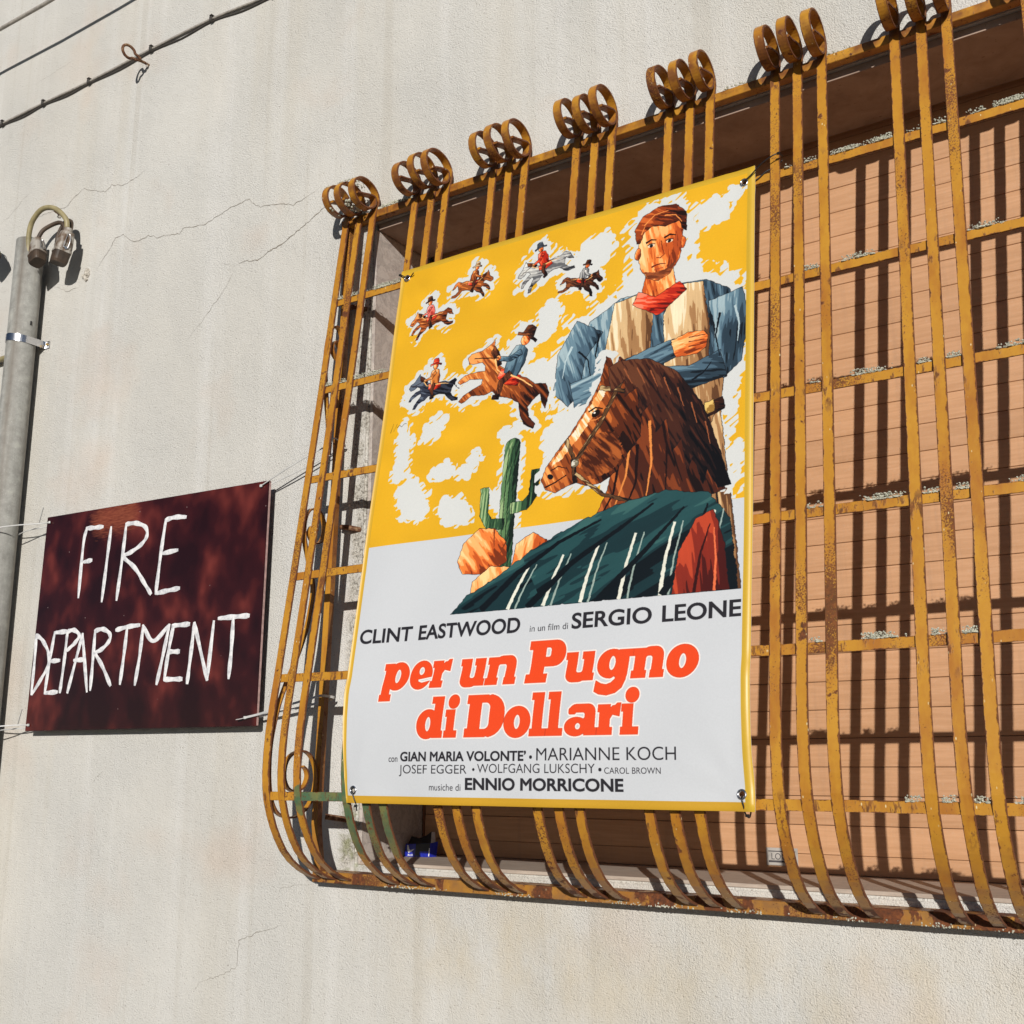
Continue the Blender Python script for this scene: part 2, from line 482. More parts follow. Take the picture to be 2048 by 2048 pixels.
def m_connector():
    t = NT('sun_bleached_connector_plastic'); p = t.pos()
    f = t.ramp(t.noise(p, 24, 4, .6), [(.42, 0.), (.6, 1.)])
    t.set(t.mix(f, (.36, .33, .29), (.12, .075, .045)), .55)
    t.bump(t.noise(p, 120, 4), .3, .001)
    return t.m
CONN = m_connector()
CRACKS = [[[-4.409, 2.338], [-4.332, 2.36], [-4.254, 2.411], [-4.186, 2.438]], [[-4.197, 2.249], [-4.138, 2.288], [-4.076, 2.295], [-4.0, 2.286], [-3.926, 2.285], [-3.882, 2.314], [-3.819, 2.336], [-3.751, 2.308], [-3.678, 2.277], [-3.634, 2.297], [-3.564, 2.271], [-3.498, 2.279], [-3.424, 2.3]], [[-4.355, 2.006], [-4.287, 1.994]], [[-3.693, 1.932], [-3.653, 1.976], [-3.612, 2.013], [-3.583, 2.052], [-3.539, 2.051], [-3.479, 2.004], [-3.425, 1.997], [-3.383, 2.005], [-3.328, 1.982], [-3.255, 1.973], [-3.203, 1.963], [-3.184, 1.98], [-3.133, 1.973], [-3.063, 1.961], [-2.987, 1.976], [-2.922, 1.993], [-2.866, 1.995], [-2.829, 1.998], [-2.809, 1.968], [-2.771, 1.95], [-2.717, 1.944], [-2.61, 1.909], [-2.55, 1.919], [-2.492, 1.936]], [[-3.113, 1.521], [-3.05, 1.57], [-2.988, 1.626], [-2.935, 1.669], [-2.885, 1.741]], [[-2.885, 1.748], [-2.858, 1.755], [-2.812, 1.75], [-2.776, 1.741], [-2.724, 1.762], [-2.645, 1.775], [-2.587, 1.8], [-2.52, 1.829], [-2.463, 1.853], [-2.414, 1.873]], [[-2.963, 1.782], [-2.885, 1.748]], [[-3.964, 1.936], [-3.873, 1.89], [-3.826, 1.89], [-3.78, 1.891]], [[-4.253, 2.974], [-4.148, 2.981], [-4.046, 2.988], [-3.958, 2.991]], [[-2.658, 1.847], [-2.627, 1.907]], [[-2.889, -0.691], [-2.871, -0.663], [-2.776, -0.633], [-2.707, -0.606], [-2.705, -0.527], [-2.629, -0.501], [-2.525, -0.47]], [[-3.477, -0.074], [-3.451, -0.043], [-3.405, -0.018]], [[-2.551, -0.397], [-2.545, -0.37], [-2.486, -0.357], [-2.413, -0.348]]]
STROKES = [[[-3.539, 0.854], [-3.553, 0.793], [-3.557, 0.597]], [[-3.541, 0.852], [-3.496, 0.849], [-3.446, 0.847]], [[-3.541, 0.726], [-3.496, 0.728]], [[-3.4, 0.839], [-3.409, 0.722], [-3.421, 0.571]], [[-3.316, 0.841], [-3.325, 0.714], [-3.339, 0.57]], [[-3.316, 0.841], [-3.261, 0.838], [-3.209, 0.817], [-3.199, 0.785], [-3.225, 0.758], [-3.277, 0.736], [-3.323, 0.726]], [[-3.323, 0.723], [-3.252, 0.676], [-3.202, 0.624], [-3.157, 0.576]], [[-3.104, 0.831], [-3.119, 0.711], [-3.131, 0.577]], [[-3.104, 0.831], [-3.057, 0.835], [-3.001, 0.829]], [[-3.11, 0.713], [-3.033, 0.717]], [[-3.131, 0.575], [-3.067, 0.58], [-3.012, 0.583]], [[-3.79, 0.473], [-3.787, 0.367], [-3.789, 0.255]], [[-3.79, 0.473], [-3.751, 0.452], [-3.709, 0.406], [-3.702, 0.356], [-3.731, 0.315], [-3.784, 0.255]], [[-3.679, 0.475], [-3.695, 0.374], [-3.708, 0.256]], [[-3.679, 0.475], [-3.604, 0.475]], [[-3.689, 0.371], [-3.635, 0.371]], [[-3.708, 0.256], [-3.634, 0.257]], [[-3.604, 0.474], [-3.609, 0.364], [-3.619, 0.256]], [[-3.604, 0.474], [-3.566, 0.477], [-3.534, 0.457], [-3.55, 0.434], [-3.595, 0.406]], [[-3.515, 0.459], [-3.575, 0.254]], [[-3.515, 0.459], [-3.465, 0.253]], [[-3.551, 0.367], [-3.494, 0.367]], [[-3.445, 0.466], [-3.445, 0.356], [-3.447, 0.258]], [[-3.445, 0.466], [-3.403, 0.47], [-3.364, 0.452], [-3.361, 0.428], [-3.395, 0.401], [-3.435, 0.388]], [[-3.435, 0.385], [-3.387, 0.335], [-3.338, 0.269]], [[-3.328, 0.462], [-3.266, 0.469], [-3.204, 0.471]], [[-3.27, 0.467], [-3.277, 0.371], [-3.287, 0.273]], [[-3.186, 0.467], [-3.193, 0.366], [-3.208, 0.267]], [[-3.186, 0.467], [-3.128, 0.411], [-3.051, 0.461]], [[-3.051, 0.461], [-3.072, 0.365], [-3.096, 0.265]], [[-3.03, 0.459], [-3.047, 0.37], [-3.059, 0.278]], [[-3.034, 0.457], [-2.951, 0.457]], [[-3.047, 0.37], [-2.993, 0.368]], [[-3.059, 0.278], [-2.972, 0.276]], [[-2.927, 0.458], [-2.935, 0.363], [-2.945, 0.262]], [[-2.927, 0.458], [-2.851, 0.269]], [[-2.851, 0.269], [-2.834, 0.457]], [[-2.811, 0.466], [-2.741, 0.466], [-2.672, 0.465]], [[-2.744, 0.464], [-2.745, 0.364], [-2.751, 0.27]]]

# ================================================================== THE BUILDING
SX0, SX1 = -2.245, 0.55          # window opening
SZ0, SZ1 = -0.285, 1.736
YS = 0.31                        # face of the shutter
CUR = dict(T=(-.040, 1.733), R=[(-.0837, 1.4334), (-.1275, 1.1294), (-.1734, .8291), (-.2190, .5271), (-.2663, .2267), (-.2892, -.0978)])

ground = MB().add([(-60,-60,-1.6),(60,-60,-1.6),(60,60,-1.6),(-60,60,-1.6)], [(0,1,2,3)]).build('ground', GROUND)
tag(ground, kind='structure')

wall = thing('house_wall', 'off-white rough-cast house wall with hairline cracks around the caged window', 'wall', (0, 0, -1.6))
def wall_mesh():
    m = MB(); X0, X1, Z0, Z1, D = -9.0, 6.0, -1.6, 4.6, .42
    xs = [X0, SX0, SX1, X1]; zs = [Z0, SZ0, SZ1, Z1]
    def quad(a, b, c, d): m.add([a, b, c, d], [(0,1,2,3)])
    for i in range(3):
        for j in range(3):
            if i == 1 and j == 1: continue
            quad((xs[i],0,zs[j]),(xs[i+1],0,zs[j]),(xs[i+1],0,zs[j+1]),(xs[i],0,zs[j+1]))
            quad((xs[i],D,zs[j]),(xs[i],D,zs[j+1]),(xs[i+1],D,zs[j+1]),(xs[i+1],D,zs[j]))
    for (x, s) in ((X0, 1), (X1, 1)):
        quad((x,0,Z0),(x,0,Z1),(x,D,Z1),(x,D,Z0))
    quad((X0,0,Z1),(X1,0,Z1),(X1,D,Z1),(X0,D,Z1))
    # inside the opening
    for x in (SX0, SX1): quad((x,0,SZ0),(x,D,SZ0),(x,D,SZ1),(x,0,SZ1))
    for z in (SZ0, SZ1): quad((SX0,0,z),(SX1,0,z),(SX1,D,z),(SX0,D,z))
    me = bpy.data.meshes.new('render_face')
    me.from_pydata(m.v, [], m.f); me.update()
    bm = bmesh.new(); bm.from_mesh(me)
    bmesh.ops.remove_doubles(bm, verts=bm.verts, dist=1e-5)
    bmesh.ops.recalc_face_normals(bm, faces=bm.faces)
    ed = [e for e in bm.edges if abs(e.verts[0].co.y) < 1e-6 and abs(e.verts[1].co.y) < 1e-6
          and all(SX0-1e-4 <= v.co.x <= SX1+1e-4 and SZ0-1e-4 <= v.co.z <= SZ1+1e-4 for v in e.verts)
          and e.calc_length() > .1]
    bmesh.ops.bevel(bm, geom=ed, offset=.006, segments=3, affect='EDGES')
    bm.to_mesh(me); bm.free()
    return me
link('render_face', wall_mesh(), wall, STUCCO)
# marble linings of the recess
MB().cbox((SX0+.0005, .010, SZ0+.001), (SX0+.012, YS-.012, 1.7140), .0012).build('jamb_lining', MARBLE, wall)
MB().cbox((SX1-.012, .010, SZ0+.001), (SX1-.0005, YS-.012, 1.7140), .0012).build('jamb_lining', MARBLE, wall)
MB().cbox((SX0+.013, .017, 1.7143), (SX1-.013, .275, SZ1-.0005), .0006).build('lintel_lining', SOFFIT, wall)
MB().cbox((SX0+.013, .002, SZ0+.0005), (SX1-.013, YS+.05, SZ0+.010), .0015).build('window_sill', SILL, wall)

# hairline cracks: thin ragged strips let into the face
def crack(pts, w):
    m = MB(); P = []
    for i in range(len(pts)-1):
        a = Vector((pts[i][0], 0, pts[i][1])); b = Vector((pts[i+1][0], 0, pts[i+1][1]))
        n = max(2, int((b-a).length/.012))
        for k in range(n):
            P.append(a.lerp(b, k/n) + Vector((random.uniform(-.0035, .0035), 0, random.uniform(-.0035, .0035))))
    P.append(Vector((pts[-1][0], 0, pts[-1][1])))
    vs = []; fs = []
    for i, p in enumerate(P):
        d = (P[min(i+1, len(P)-1)] - P[max(i-1, 0)]).normalized()
        nn = Vector((-d.z, 0, d.x)) * w * random.uniform(.3, 1.) * min(1, (i+1)/8, (len(P)-i)/8)
        vs += [p + nn + Vector((0, -.0011, 0)), p - nn + Vector((0, -.0011, 0))]
    for i in range(len(P)-1): fs.append((2*i, 2*i+1, 2*i+3, 2*i+2))
    m.add(vs, fs); return m
CW = [.0007, .0010, .0008, .0012, .0008, .0020, .0007, .0011, .0006, .0006, .0009, .0008, .0007]
for i, c in enumerate(CRACKS):
    crack(c, CW[i]).build('crack', CRACK, wall)

def lump(m, c, r, n=1, sq=(1, 1, 1), j=.35):
    bm = bmesh.new(); bmesh.ops.create_icosphere(bm, subdivisions=n, radius=1.0)
    for v in bm.verts:
        k = 1 + random.uniform(-j, j)
        v.co = Vector((c[i] + v.co[i]*r*k*sq[i] for i in range(3)))
    m.bm(bm); bm.free()

def mortar_lump(x, z, s, lab):
    m = MB()
    for k in range(9):
        lump(m, (x+random.uniform(-.5,.5)*s, -.004, z+random.uniform(-1,1)*s), s*random.uniform(.25,.5), 2, (1, .8, 1.1))
    o = m.build('mortar_lump', MORTAR); tag(o, lab, 'mortar')
mortar_lump(-3.752, 1.935, .026, 'crumbling grey mortar lump round a hole right of the pipe top')
mortar_lump(-3.968, 2.262, .014, 'small mortar stub casting a short shadow above the cable loop')
MB().tube([(-3.96, -.002, 2.255), (-3.962, -.028, 2.262), (-3.966, -.036, 2.27)], [.006, .006, .004], 8).build('nail_stub', RUST)
tag(bpy.data.objects['nail_stub'], 'short bent nail stub in the mortar above the cable loop', 'nail')

# ================================================================== ROLLER SHUTTER
sh = thing('roller_shutter', 'closed salmon-brown roller shutter of narrow wood-print slats behind the grille', 'shutter', ((SX0+SX1)/2, YS, SZ0))
PITCH = .0720; ZB = -.2267
prof = [(0.0065, .0003), (0.0012, .0004), (0.0000, .0016), (-.0016, .018), (-.0020, .036), (-.0016, .055), (0.0000, .0700), (0.0008, .0710), (0.0065, .0713)]
def slat_mesh():
    me = bpy.data.meshes.new('slat'); vs = []; fs = []
    L = (SX1-SX0)/2 - .016; xs = [-L, L]
    for x in xs:
        for y, z in prof: vs.append((x, y, z))
    n = len(prof)
    for k in range(n-1): fs.append((k, k+1, n+k+1, n+k))
    fs.append((0, n, 2*n-1, n-1)); fs.append(tuple(range(n))[::-1]); fs.append(tuple(range(n, 2*n)))
    me.from_pydata(vs, [], fs); me.update()
    bm = bmesh.new(); bm.from_mesh(me); bmesh.ops.recalc_face_normals(bm, faces=bm.faces); bm.to_mesh(me); bm.free()
    me.materials.append(SHUT); return me
SM = slat_mesh()
for k in range(28):
    o = bpy.data.objects.new('slat', SM); COL.objects.link(o); o.parent = sh
    o.matrix_parent_inverse = Matrix.Translation(-sh.location)
    o.location = ((SX0+SX1)/2, YS + random.uniform(-.0006, .0006), ZB + PITCH*k)
MB().cbox((SX0+.016, YS-.001, SZ0+.0115), (SX1-.016, YS+.008, ZB-.0005), .001).build('bottom_bar', SHUT, sh)
for x in (SX0+.0125, SX1-.0145):
    MB().box((x, YS-.011, SZ0+.0105), (x+.0025, YS+.02, SZ1-.02)).build('guide_channel', GUIDE, sh)
MB().box((SX0+.001, YS+.013, SZ0-.002), (SX1-.001, YS+.016, SZ1+.4)).build('light_block_board', DARK, sh)  # unseen dark board, added behind the slats to keep light out

# maker's plate on the lowest slat
lp = MB().cbox((-1.114, YS-.0046, -.258), (-1.030, YS-.0026, -.214), .0006).build('maker_label', simple('label_silver', (.50, .47, .43), .35, .3), sh)
WT = simple('label_dark_ink', (.06, .055, .06), .5)
def text_mesh(s, size=1, offset=0.0):
    cu = bpy.data.curves.new('t', 'FONT'); cu.body = s; cu.size = size; cu.offset = offset; cu.resolution_u = 6
    o = bpy.data.objects.new('t', cu); COL.objects.link(o)
    dg = bpy.context.evaluated_depsgraph_get(); dg.update()
    me = bpy.data.meshes.new_from_object(o.evaluated_get(dg))
    v = np.array([w.co[:2] for w in me.vertices]); f = [tuple(p.vertices) for p in me.polygons]
    bpy.data.objects.remove(o); bpy.data.meshes.remove(me); bpy.data.curves.remove(cu)
    return v, f
def text_on(s, x0, x1, z0, z1, y, mat, name, parent, off=0.):
    v, f = text_mesh(s, 1, off)
    a = v.min(0); b = v.max(0); v = (v-a)/(b-a)
    return obj(name, [(x0+(x1-x0)*p[0], y, z0+(z1-z0)*p[1]) for p in v], f, mat, parent)
text_on('LOGN', -1.100, -1.044, -.2435, -.2275, YS-.0050, WT, 'label_lettering', lp)
MB().box((-1.108, YS-.0051, -.224), (-1.036, YS-.0048, -.2215)).box((-1.108, YS-.0051, -.2505), (-1.036, YS-.0048, -.2455)).build('label_stripe', WT, lp)

# ================================================================== WINDOW GRILLE
gr = thing('window_grille', 'rusty ochre wrought-iron window cage with curled tops and a bulging foot', 'window grille', (-.9, 0, -.33))
BT = .0062
RC, RR = Vector((-.0835, 1.7950)), .0600     # curl centre (y, z), radius
def bar_path(dy=0., ph=0.):
    jr = 1 + random.uniform(-.055, .045); jy = random.uniform(-.004, .003); jz = random.uniform(-.004, .005)
    pts = [(-.068, -.3235), (-.086, -.3185), (-.104, -.3125), (-.145, -.2925), (-.183, -.267), (-.214, -.237), (-.237, -.204), (-.256, -.170), (-.271, -.135),
           (-.283, -.098), (-.290, -.060), (-.2925, -.020), (-.2915, .03), (-.2870, .09), (-.2775, .16), (-.2663, .2267), (-.2190, .5271), (-.1734, .8291), (-.1275, 1.1294), (-.0837, 1.4334), (-.0400, 1.7330), (-.0300, 1.768)]
    P = [Vector(p) for p in pts]
    n = 40
    for k in range(n+1):
        a = math.radians(-6 + 352*k/n)
        f = max(0, (k/n - .55)/.45)
        r = RR * (1 - .17*f) * jr
        c = RC + Vector((RR*(1-jr), 0)) + Vector((jy, jz))*min(1, k/12)
        P.append(Vector((c.x + r*math.cos(a), c.y + .83*r*math.sin(a))))
    c = RC + Vector((jy, jz)); e = ph*.0006
    for yy, zz in ((.0490, -.001), (.0475, .0030), (.0430, .0055), (.036, .0055), (.022, .0020), (.006, -.0030), (-.010, -.0080), (-.024+e, -.0120), (-.036+e, -.0150)):
        P.append(Vector((c.x + yy, c.y + zz)))
    return P
def band(path, x0, w, t, jit=.0, ch=.0009, inward=1):
    """flat iron following a (y,z) path; x0 = left arris; thickness lies to the inner side"""
    vs = []; fs = []; N = len(path)
    for i, p in enumerate(path):
        d = (path[min(i+1, N-1)] - path[max(i-1, 0)]).normalized()
        nn = Vector((d.y, -d.x)) * inward       # inner side
        x = x0 + (jit * math.sin(i*.37 + x0*40) if jit else 0)
        for (ax, an) in ((ch, 0), (w-ch, 0), (w, ch), (w, t-ch), (w-ch, t), (ch, t), (0, t-ch), (0, ch)):
            q = p + nn*an
            vs.append((x+ax, q.x, q.y))
    for i in range(N-1):
        for k in range(8):
            a = i*8+k; b = i*8+(k+1) % 8
            fs.append((a, b, b+8, a+8))
    fs.append(tuple(range(8))[::-1]); m = (N-1)*8; fs.append(tuple(range(m, m+8)))
    return vs, fs
def across(o, vals=None):
    a = o.data.attributes.new('across', 'FLOAT', 'POINT')
    n = len(o.data.vertices)
    a.data.foreach_set('value', (vals * (n//len(vals)+1))[:n] if vals else [.5]*n)
    return o
A8 = [.02, .98, 1., 1., .98, .02, 0., 0.]
BARX = [-2.342, -2.286, -2.226, -2.051, -1.985, -1.930, -1.754, -1.697, -1.638, -1.462, -1.403, -1.346, -1.169, -1.107, -1.048,
        -.867, -.807, -.744, -.561, -.498, -.439, -.262, -.201, -.141, .036, .096, .156, .333, .393, .453]
for i, x in enumerate(BARX):
    path = bar_path(ph=random.uniform(-8, 14))
    dy = random.uniform(-.0015, .0015)
    v, f = band([Vector((p.x+dy, p.y)) for p in path], x, .0255, BT, .0006)
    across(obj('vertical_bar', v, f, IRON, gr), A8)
XL, XR = -2.342, .4785
for (y, z) in CUR['R']:
    yy = y + BT + .0012
    z1 = z + .0235
    sl = .135 if z > 0 else .0
    seg = MB(); n = 24; vs = []; fs = []
    for k in range(n+1):
        x = XL + .002 + (XR-XL-.004)*k/n
        wz = .0012*math.sin(x*5+z*9) + random.uniform(-.0004, .0004)
        for a, b in ((0, 0), (0, 1), (1, 1), (1, 0)):
            vs.append((x, yy + a*.0052 + b*sl*.0235, z + wz + b*.0235))
    for k in range(n):
        for q in range(4):
            a = k*4+q; b = k*4+(q+1) % 4
            fs.append((a, b, b+4, a+4))
    fs.append((3,2,1,0)); fs.append((n*4, n*4+1, n*4+2, n*4+3))
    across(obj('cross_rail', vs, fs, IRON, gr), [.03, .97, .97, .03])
MB().cbox((-2.352, -.0325, 1.733), (XR+.01, -.0045, 1.758), .0012).build('top_rail', IRON, gr)
across(bpy.data.objects['top_rail'])
MB().cbox((-2.352, -.0655, -.3325), (XR+.01, -.0035, -.3025), .0015).build('bottom_rail', IRON, gr)
across(bpy.data.objects['bottom_rail'])
for x0 in (-2.342, XR-.022):
    v = []; f = []
    zs = [-.3024, -.17, .24, .9, 1.7329]
    for z in zs:
        yf = -.0235 - .0335*(1.70-z) if z > -.2 else -.0655
        for ax, ay in ((0, 0), (.022, 0), (.022, .026), (0, .026)): v.append((x0+ax, yf+ay*(.75), z))
    for i in range(len(zs)-1):
        for k in range(4):
            a = i*4+k; b = i*4+(k+1) % 4
            f.append((a, b, b+4, a+4))
    f.append((3,2,1,0)); m = (len(zs)-1)*4; f.append((m, m+1, m+2, m+3))
    across(obj('side_upright', v, f, IRON, gr), [.1, .9, .9, .1])
    # scroll work filling the side of the cage
    sc = [(-.122,.690), (-.140,.700), (-.150,.678), (-.130,.655), (-.104,.662), (-.090,.69), (-.092,.722), (-.112,.750), (-.142,.754), (-.163,.735), (-.172,.700), (-.168,.655), (-.150,.60), (-.125,.52), (-.134,.442), (-.153,.371), (-.183,.300), (-.218,.231), (-.248,.160),
          (-.272,.060), (-.274,-.030), (-.262,-.095), (-.236,-.132), (-.192,-.146), (-.148,-.138), (-.112,-.110), (-.092,-.067), (-.090,-.023), (-.108,.015),
          (-.140,.034), (-.180,.029), (-.208,.006), (-.215,-.033), (-.200,-.064), (-.168,-.074), (-.139,-.062), (-.126,-.038), (-.131,-.018), (-.146,-.008)]
    P = [Vector((p.x, p.y)) for p in arc([(a, b, 0) for a, b in sc], 4)]
    vv, ff = band(P, x0+.001, .018, .0045, 0, .0006)
    across(obj('side_scroll', vv, ff, IRON, gr), A8)
    # upper mirrored scroll, small, tucked behind the bars
    sc2 = [(-.045,1.30),(-.060,1.32),(-.075,1.305),(-.072,1.28),(-.052,1.265),(-.035,1.275),(-.028,1.31),(-.040,1.35),(-.062,1.37),(-.085,1.35),(-.100,1.30),(-.105,1.22),(-.095,1.12),(-.080,1.02),(-.078,.94)]
    P = [Vector((p.x, p.y)) for p in arc([(a, b, 0) for a, b in sc2], 4)]
    vv, ff = band(P, x0+.001, .018, .0045, 0, .0006)
    across(obj('side_scroll', vv, ff, IRON, gr), A8)
# wall anchors
for z in (-.150, .72, 1.45):
    MB().tube([(-2.322, -.050 if z < 0 else -.02, z), (-2.29, -.025, z-.006), (-2.262, .004, z-.012)], .0085, 8).build('wall_anchor', RUST, gr)

# lichen and mortar crust sitting on the rails
cr = MB()
def crust(x0, x1, y, z, n, big=.0045):
    xm = [random.uniform(x0, x1) for _ in range(max(1, int((x1-x0)/.07)))]
    for k in range(n):
        c = random.choice(xm); x = random.gauss(c, .020)
        if not (x0 < x < x1): continue
        h = random.random()**1.6
        r = random.uniform(.0012, big*.55)
        bm = bmesh.new(); bmesh.ops.create_icosphere(bm, subdivisions=1, radius=1.0)
        p = (x, y + random.uniform(-.002, .007), z + .0232 + h*.0125)
        for v in bm.verts:
            kk = 1+random.uniform(-.4, .4)
            v.co = Vector((p[0]+v.co.x*r*kk, p[1]+v.co.y*r*kk, p[2]+v.co.z*r*kk*.9))
        cr.bm(bm); bm.free()
    for xc in xm:
        for _ in range(int(min(14, n/5))):
            x = random.gauss(xc, .018)
            if x0 < x < x1: lump(cr, (x, y+random.uniform(-.001, .006), z+.0236), random.uniform(.003, .0058), 1, (1.3, 1, .55), .45)
R = CUR['R']
def Y(i): return R[i][0] + BT + .003
for (i, x0, x1, n) in ((0,-2.33,-2.30,45),(0,-2.262,-2.236,40),(0,-2.20,-2.09,240),(0,-2.10,-2.055,60),(1,-2.32,-2.295,50),(1,-2.262,-2.235,40),(1,-2.20,-2.06,210),(2,-2.20,-2.16,12),
                       (0,-.78,-.750,40),(0,-.83,-.81,10),(0,-.715,-.565,300),(0,-.535,-.50,12),(0,-.468,-.442,55),(0,-.34,-.22,320),(0,-.41,-.36,35),
                       (1,-.785,-.75,70),(1,-.70,-.60,60),(1,-.41,-.33,50),(2,-.78,-.75,18),(2,-.71,-.58,60),(2,-.53,-.505,45),(2,-.47,-.442,60),(2,-.40,-.22,90),
                       (3,-.78,-.75,22),(3,-.69,-.57,120),(3,-.53,-.50,45),(3,-.47,-.442,75),(3,-.40,-.22,150),(4,-.78,-.755,32),(4,-.67,-.565,120),(4,-.53,-.50,45),(4,-.47,-.442,60),(5,-.53,-.50,60),(5,-.47,-.44,60),(5,-.60,-.57,25),(5,-.40,-.22,100),
                       (0,.0,.45,260),(2,.0,.45,160)):
    crust(x0, x1, Y(i), R[i][1], int(n*1.9))
for k in range(240):
    x = random.uniform(-2.20, -2.06); lump(cr, (x, -.02+random.uniform(-.01, .01), 1.760+random.random()*.008), random.uniform(.002, .006), 1)
for k in range(130):
    x = random.choice([random.uniform(-2.30, -2.21), random.uniform(-1.0,-.9), random.uniform(-.72,-.66)]); lump(cr, (x, -.022+random.uniform(-.012, .01), 1.760+random.random()*.005), random.uniform(.0015, .004), 1)
for k in range(90):   # dirt caught in the first curls
    x = random.choice([random.uniform(-2.29,-2.262), random.uniform(-2.342,-2.316), random.uniform(-2.26,-2.23)])
    a = random.uniform(3.9, 5.4); lump(cr, (x, RC.x+.054*math.cos(a), RC.y+.042*math.sin(a)), random.uniform(.002, .006), 1)
    lump(cr, (x, RC.x+.066*math.cos(a-2.9), RC.y+.054*math.sin(a-2.9)), random.uniform(.0015, .003), 1)
for k in range(420):   # mortar slurry along the foot of the bottom rail
    x = random.gauss(random.choice([-2.02, -1.93, -1.66, -1.35, -1.22, -1.02, -.78, -.60, -.42, -.33]), .035)
    lump(cr, (x, -.0655+random.uniform(-.001, .003), -.3315+random.random()**2*.008), random.uniform(.0010, .0028), 1)
o = cr.build('lichen_crust', LICHEN, gr); tag(o, kind='stuff')
# ================================================================== HAND-PAINTED SIGN
SYF = -.055
sg = thing('painted_sign', 'dark maroon panel hand-lettered FIRE DEPARTMENT in white, tied beside the cage', 'sign', (-3.2, SYF, .52))
Q = [(-3.808, .121), (-2.619, .116), (-2.610, .904), (-3.786, .923)]
vs = [(x, SYF, z) for x, z in Q] + [(x, SYF+.010, z) for x, z in Q]
bm = bmesh.new()
bv = [bm.verts.new(v) for v in vs]
for f in ((0,1,2,3),(7,6,5,4),(0,4,5,1),(1,5,6,2),(2,6,7,3),(3,7,4,0)): bm.faces.new([bv[i] for i in f])
bmesh.ops.bevel(bm, geom=list(bm.edges), offset=.0012, segments=2, affect='EDGES')
MB().bm(bm).build('panel', SIGN, sg); bm.free()
EDGE = simple('pinkish_raw_edge', (.42, .27, .25), .6, 0, .3, 60)
MB().add([(-2.6182,SYF+.001,.118),(-2.6182,SYF+.0095,.118),(-2.6092,SYF+.0095,.902),(-2.6092,SYF+.001,.902)], [(0,1,2,3)]).build('panel_edge', EDGE, sg)
def stroke(m, pts, w):
    P = arc([(a, 0, b) for a, b in pts], 7) if len(pts) > 2 else [Vector((pts[0][0], 0, pts[0][1])).lerp(Vector((pts[1][0], 0, pts[1][1])), k/8) for k in range(9)]
    vs = []; fs = []; n = len(P)
    k1 = random.uniform(0, 6)
    for i, p in enumerate(P):
        d = (P[min(i+1, n-1)] - P[max(i-1, 0)]).normalized(); nn = Vector((-d.z, 0, d.x))
        ww = w/2*(1+.16*math.sin(i*.9+k1)) * (.62 if i in (0, n-1) else 1)
        e = -d*w*.25 if i == 0 else (d*w*.25 if i == n-1 else Vector((0, 0, 0)))
        for a, yy in ((-1, 0), (-.55, -.0011), (.0, -.0007), (.55, -.0012), (1, 0)):
            q = p + nn*a*ww + e
            vs.append((q.x, SYF - .0003 + yy - random.uniform(0, .00015), q.z))
    for i in range(n-1):
        for k in range(4):
            a = i*5+k; fs.append((a, a+1, a+6, a+5))
    m.add(vs, fs)
LET = [('F',3),('I',1),('R',3),('E',4),('D',2),('E',4),('P',2),('A',3),('R',3),('T',2),('M',3),('E',4),('N',3),('T',2)]
i = 0
for ch, n in LET:
    m = MB()
    for k in range(n):
        stroke(m, STROKES[i], .0160); i += 1
    m.build('painted_letter', BRUSH, sg, True)
for (x, z) in ((-3.767,.9),(-2.638,.888),(-2.658,.142),(-3.786,.142)):
    MB().tube([(x, SYF-.0006, z), (x, SYF-.0002, z)], .0035, 10).build('drilled_hole', BLACK, sg)

def tie(name, lab, straps, head, tail=None, mat=None, w=.0045, t=.0016, grp=None):
    o = thing(name, lab, 'cable tie', tuple(head), grp)
    for s in straps:
        MB().strap(s, (0, .35, 1), w, t).build('strap', mat or NYLON, o)
    m = MB().cbox(tuple(Vector(head)-Vector((.0045, .003, .0045))), tuple(Vector(head)+Vector((.0045, .003, .0045))), .001)
    m.build('lock_head', mat or NYLON, o)
    if tail: MB().strap(tail, (0, 1, .3), w*.8, t).build('tail', mat or NYLON, o)
G1 = 'clear cable ties holding the maroon sign'
yh = SYF-.006
tie('cable_tie', 'long clear tie from the sign upper right corner to the cage side', [
    arc([(-2.638, yh, .889), (-2.60, yh, .903), (-2.47, -.062, .947), (-2.352, -.055, .985), (-2.318, -.075, .994), (-2.312, -.040, .990)], 5),
    arc([(-2.638, SYF+.012, .886), (-2.60, SYF+.010, .895), (-2.47, -.036, .930), (-2.35, -.022, .968), (-2.318, -.016, .980), (-2.312, -.040, .990)], 5)],
    (-2.640, yh, .888), None, grp=G1)
tie('cable_tie', 'broad clear tie from the sign lower right corner into the cage bars', [
    arc([(-2.658, yh, .143), (-2.60, yh, .152), (-2.46, -.074, .176), (-2.350, -.092, .192), (-2.315, -.095, .197), (-2.311, -.066, .197)], 5),
    arc([(-2.658, SYF+.012, .141), (-2.60, SYF+.010, .148), (-2.46, -.045, .166), (-2.35, -.040, .184), (-2.315, -.036, .193), (-2.311, -.066, .197)], 5)],
    (-2.662, yh, .1425), [(-2.664, yh-.001, .142), (-2.675, yh-.006, .139), (-2.69, yh-.01, .137)], w=.0075, grp=G1)
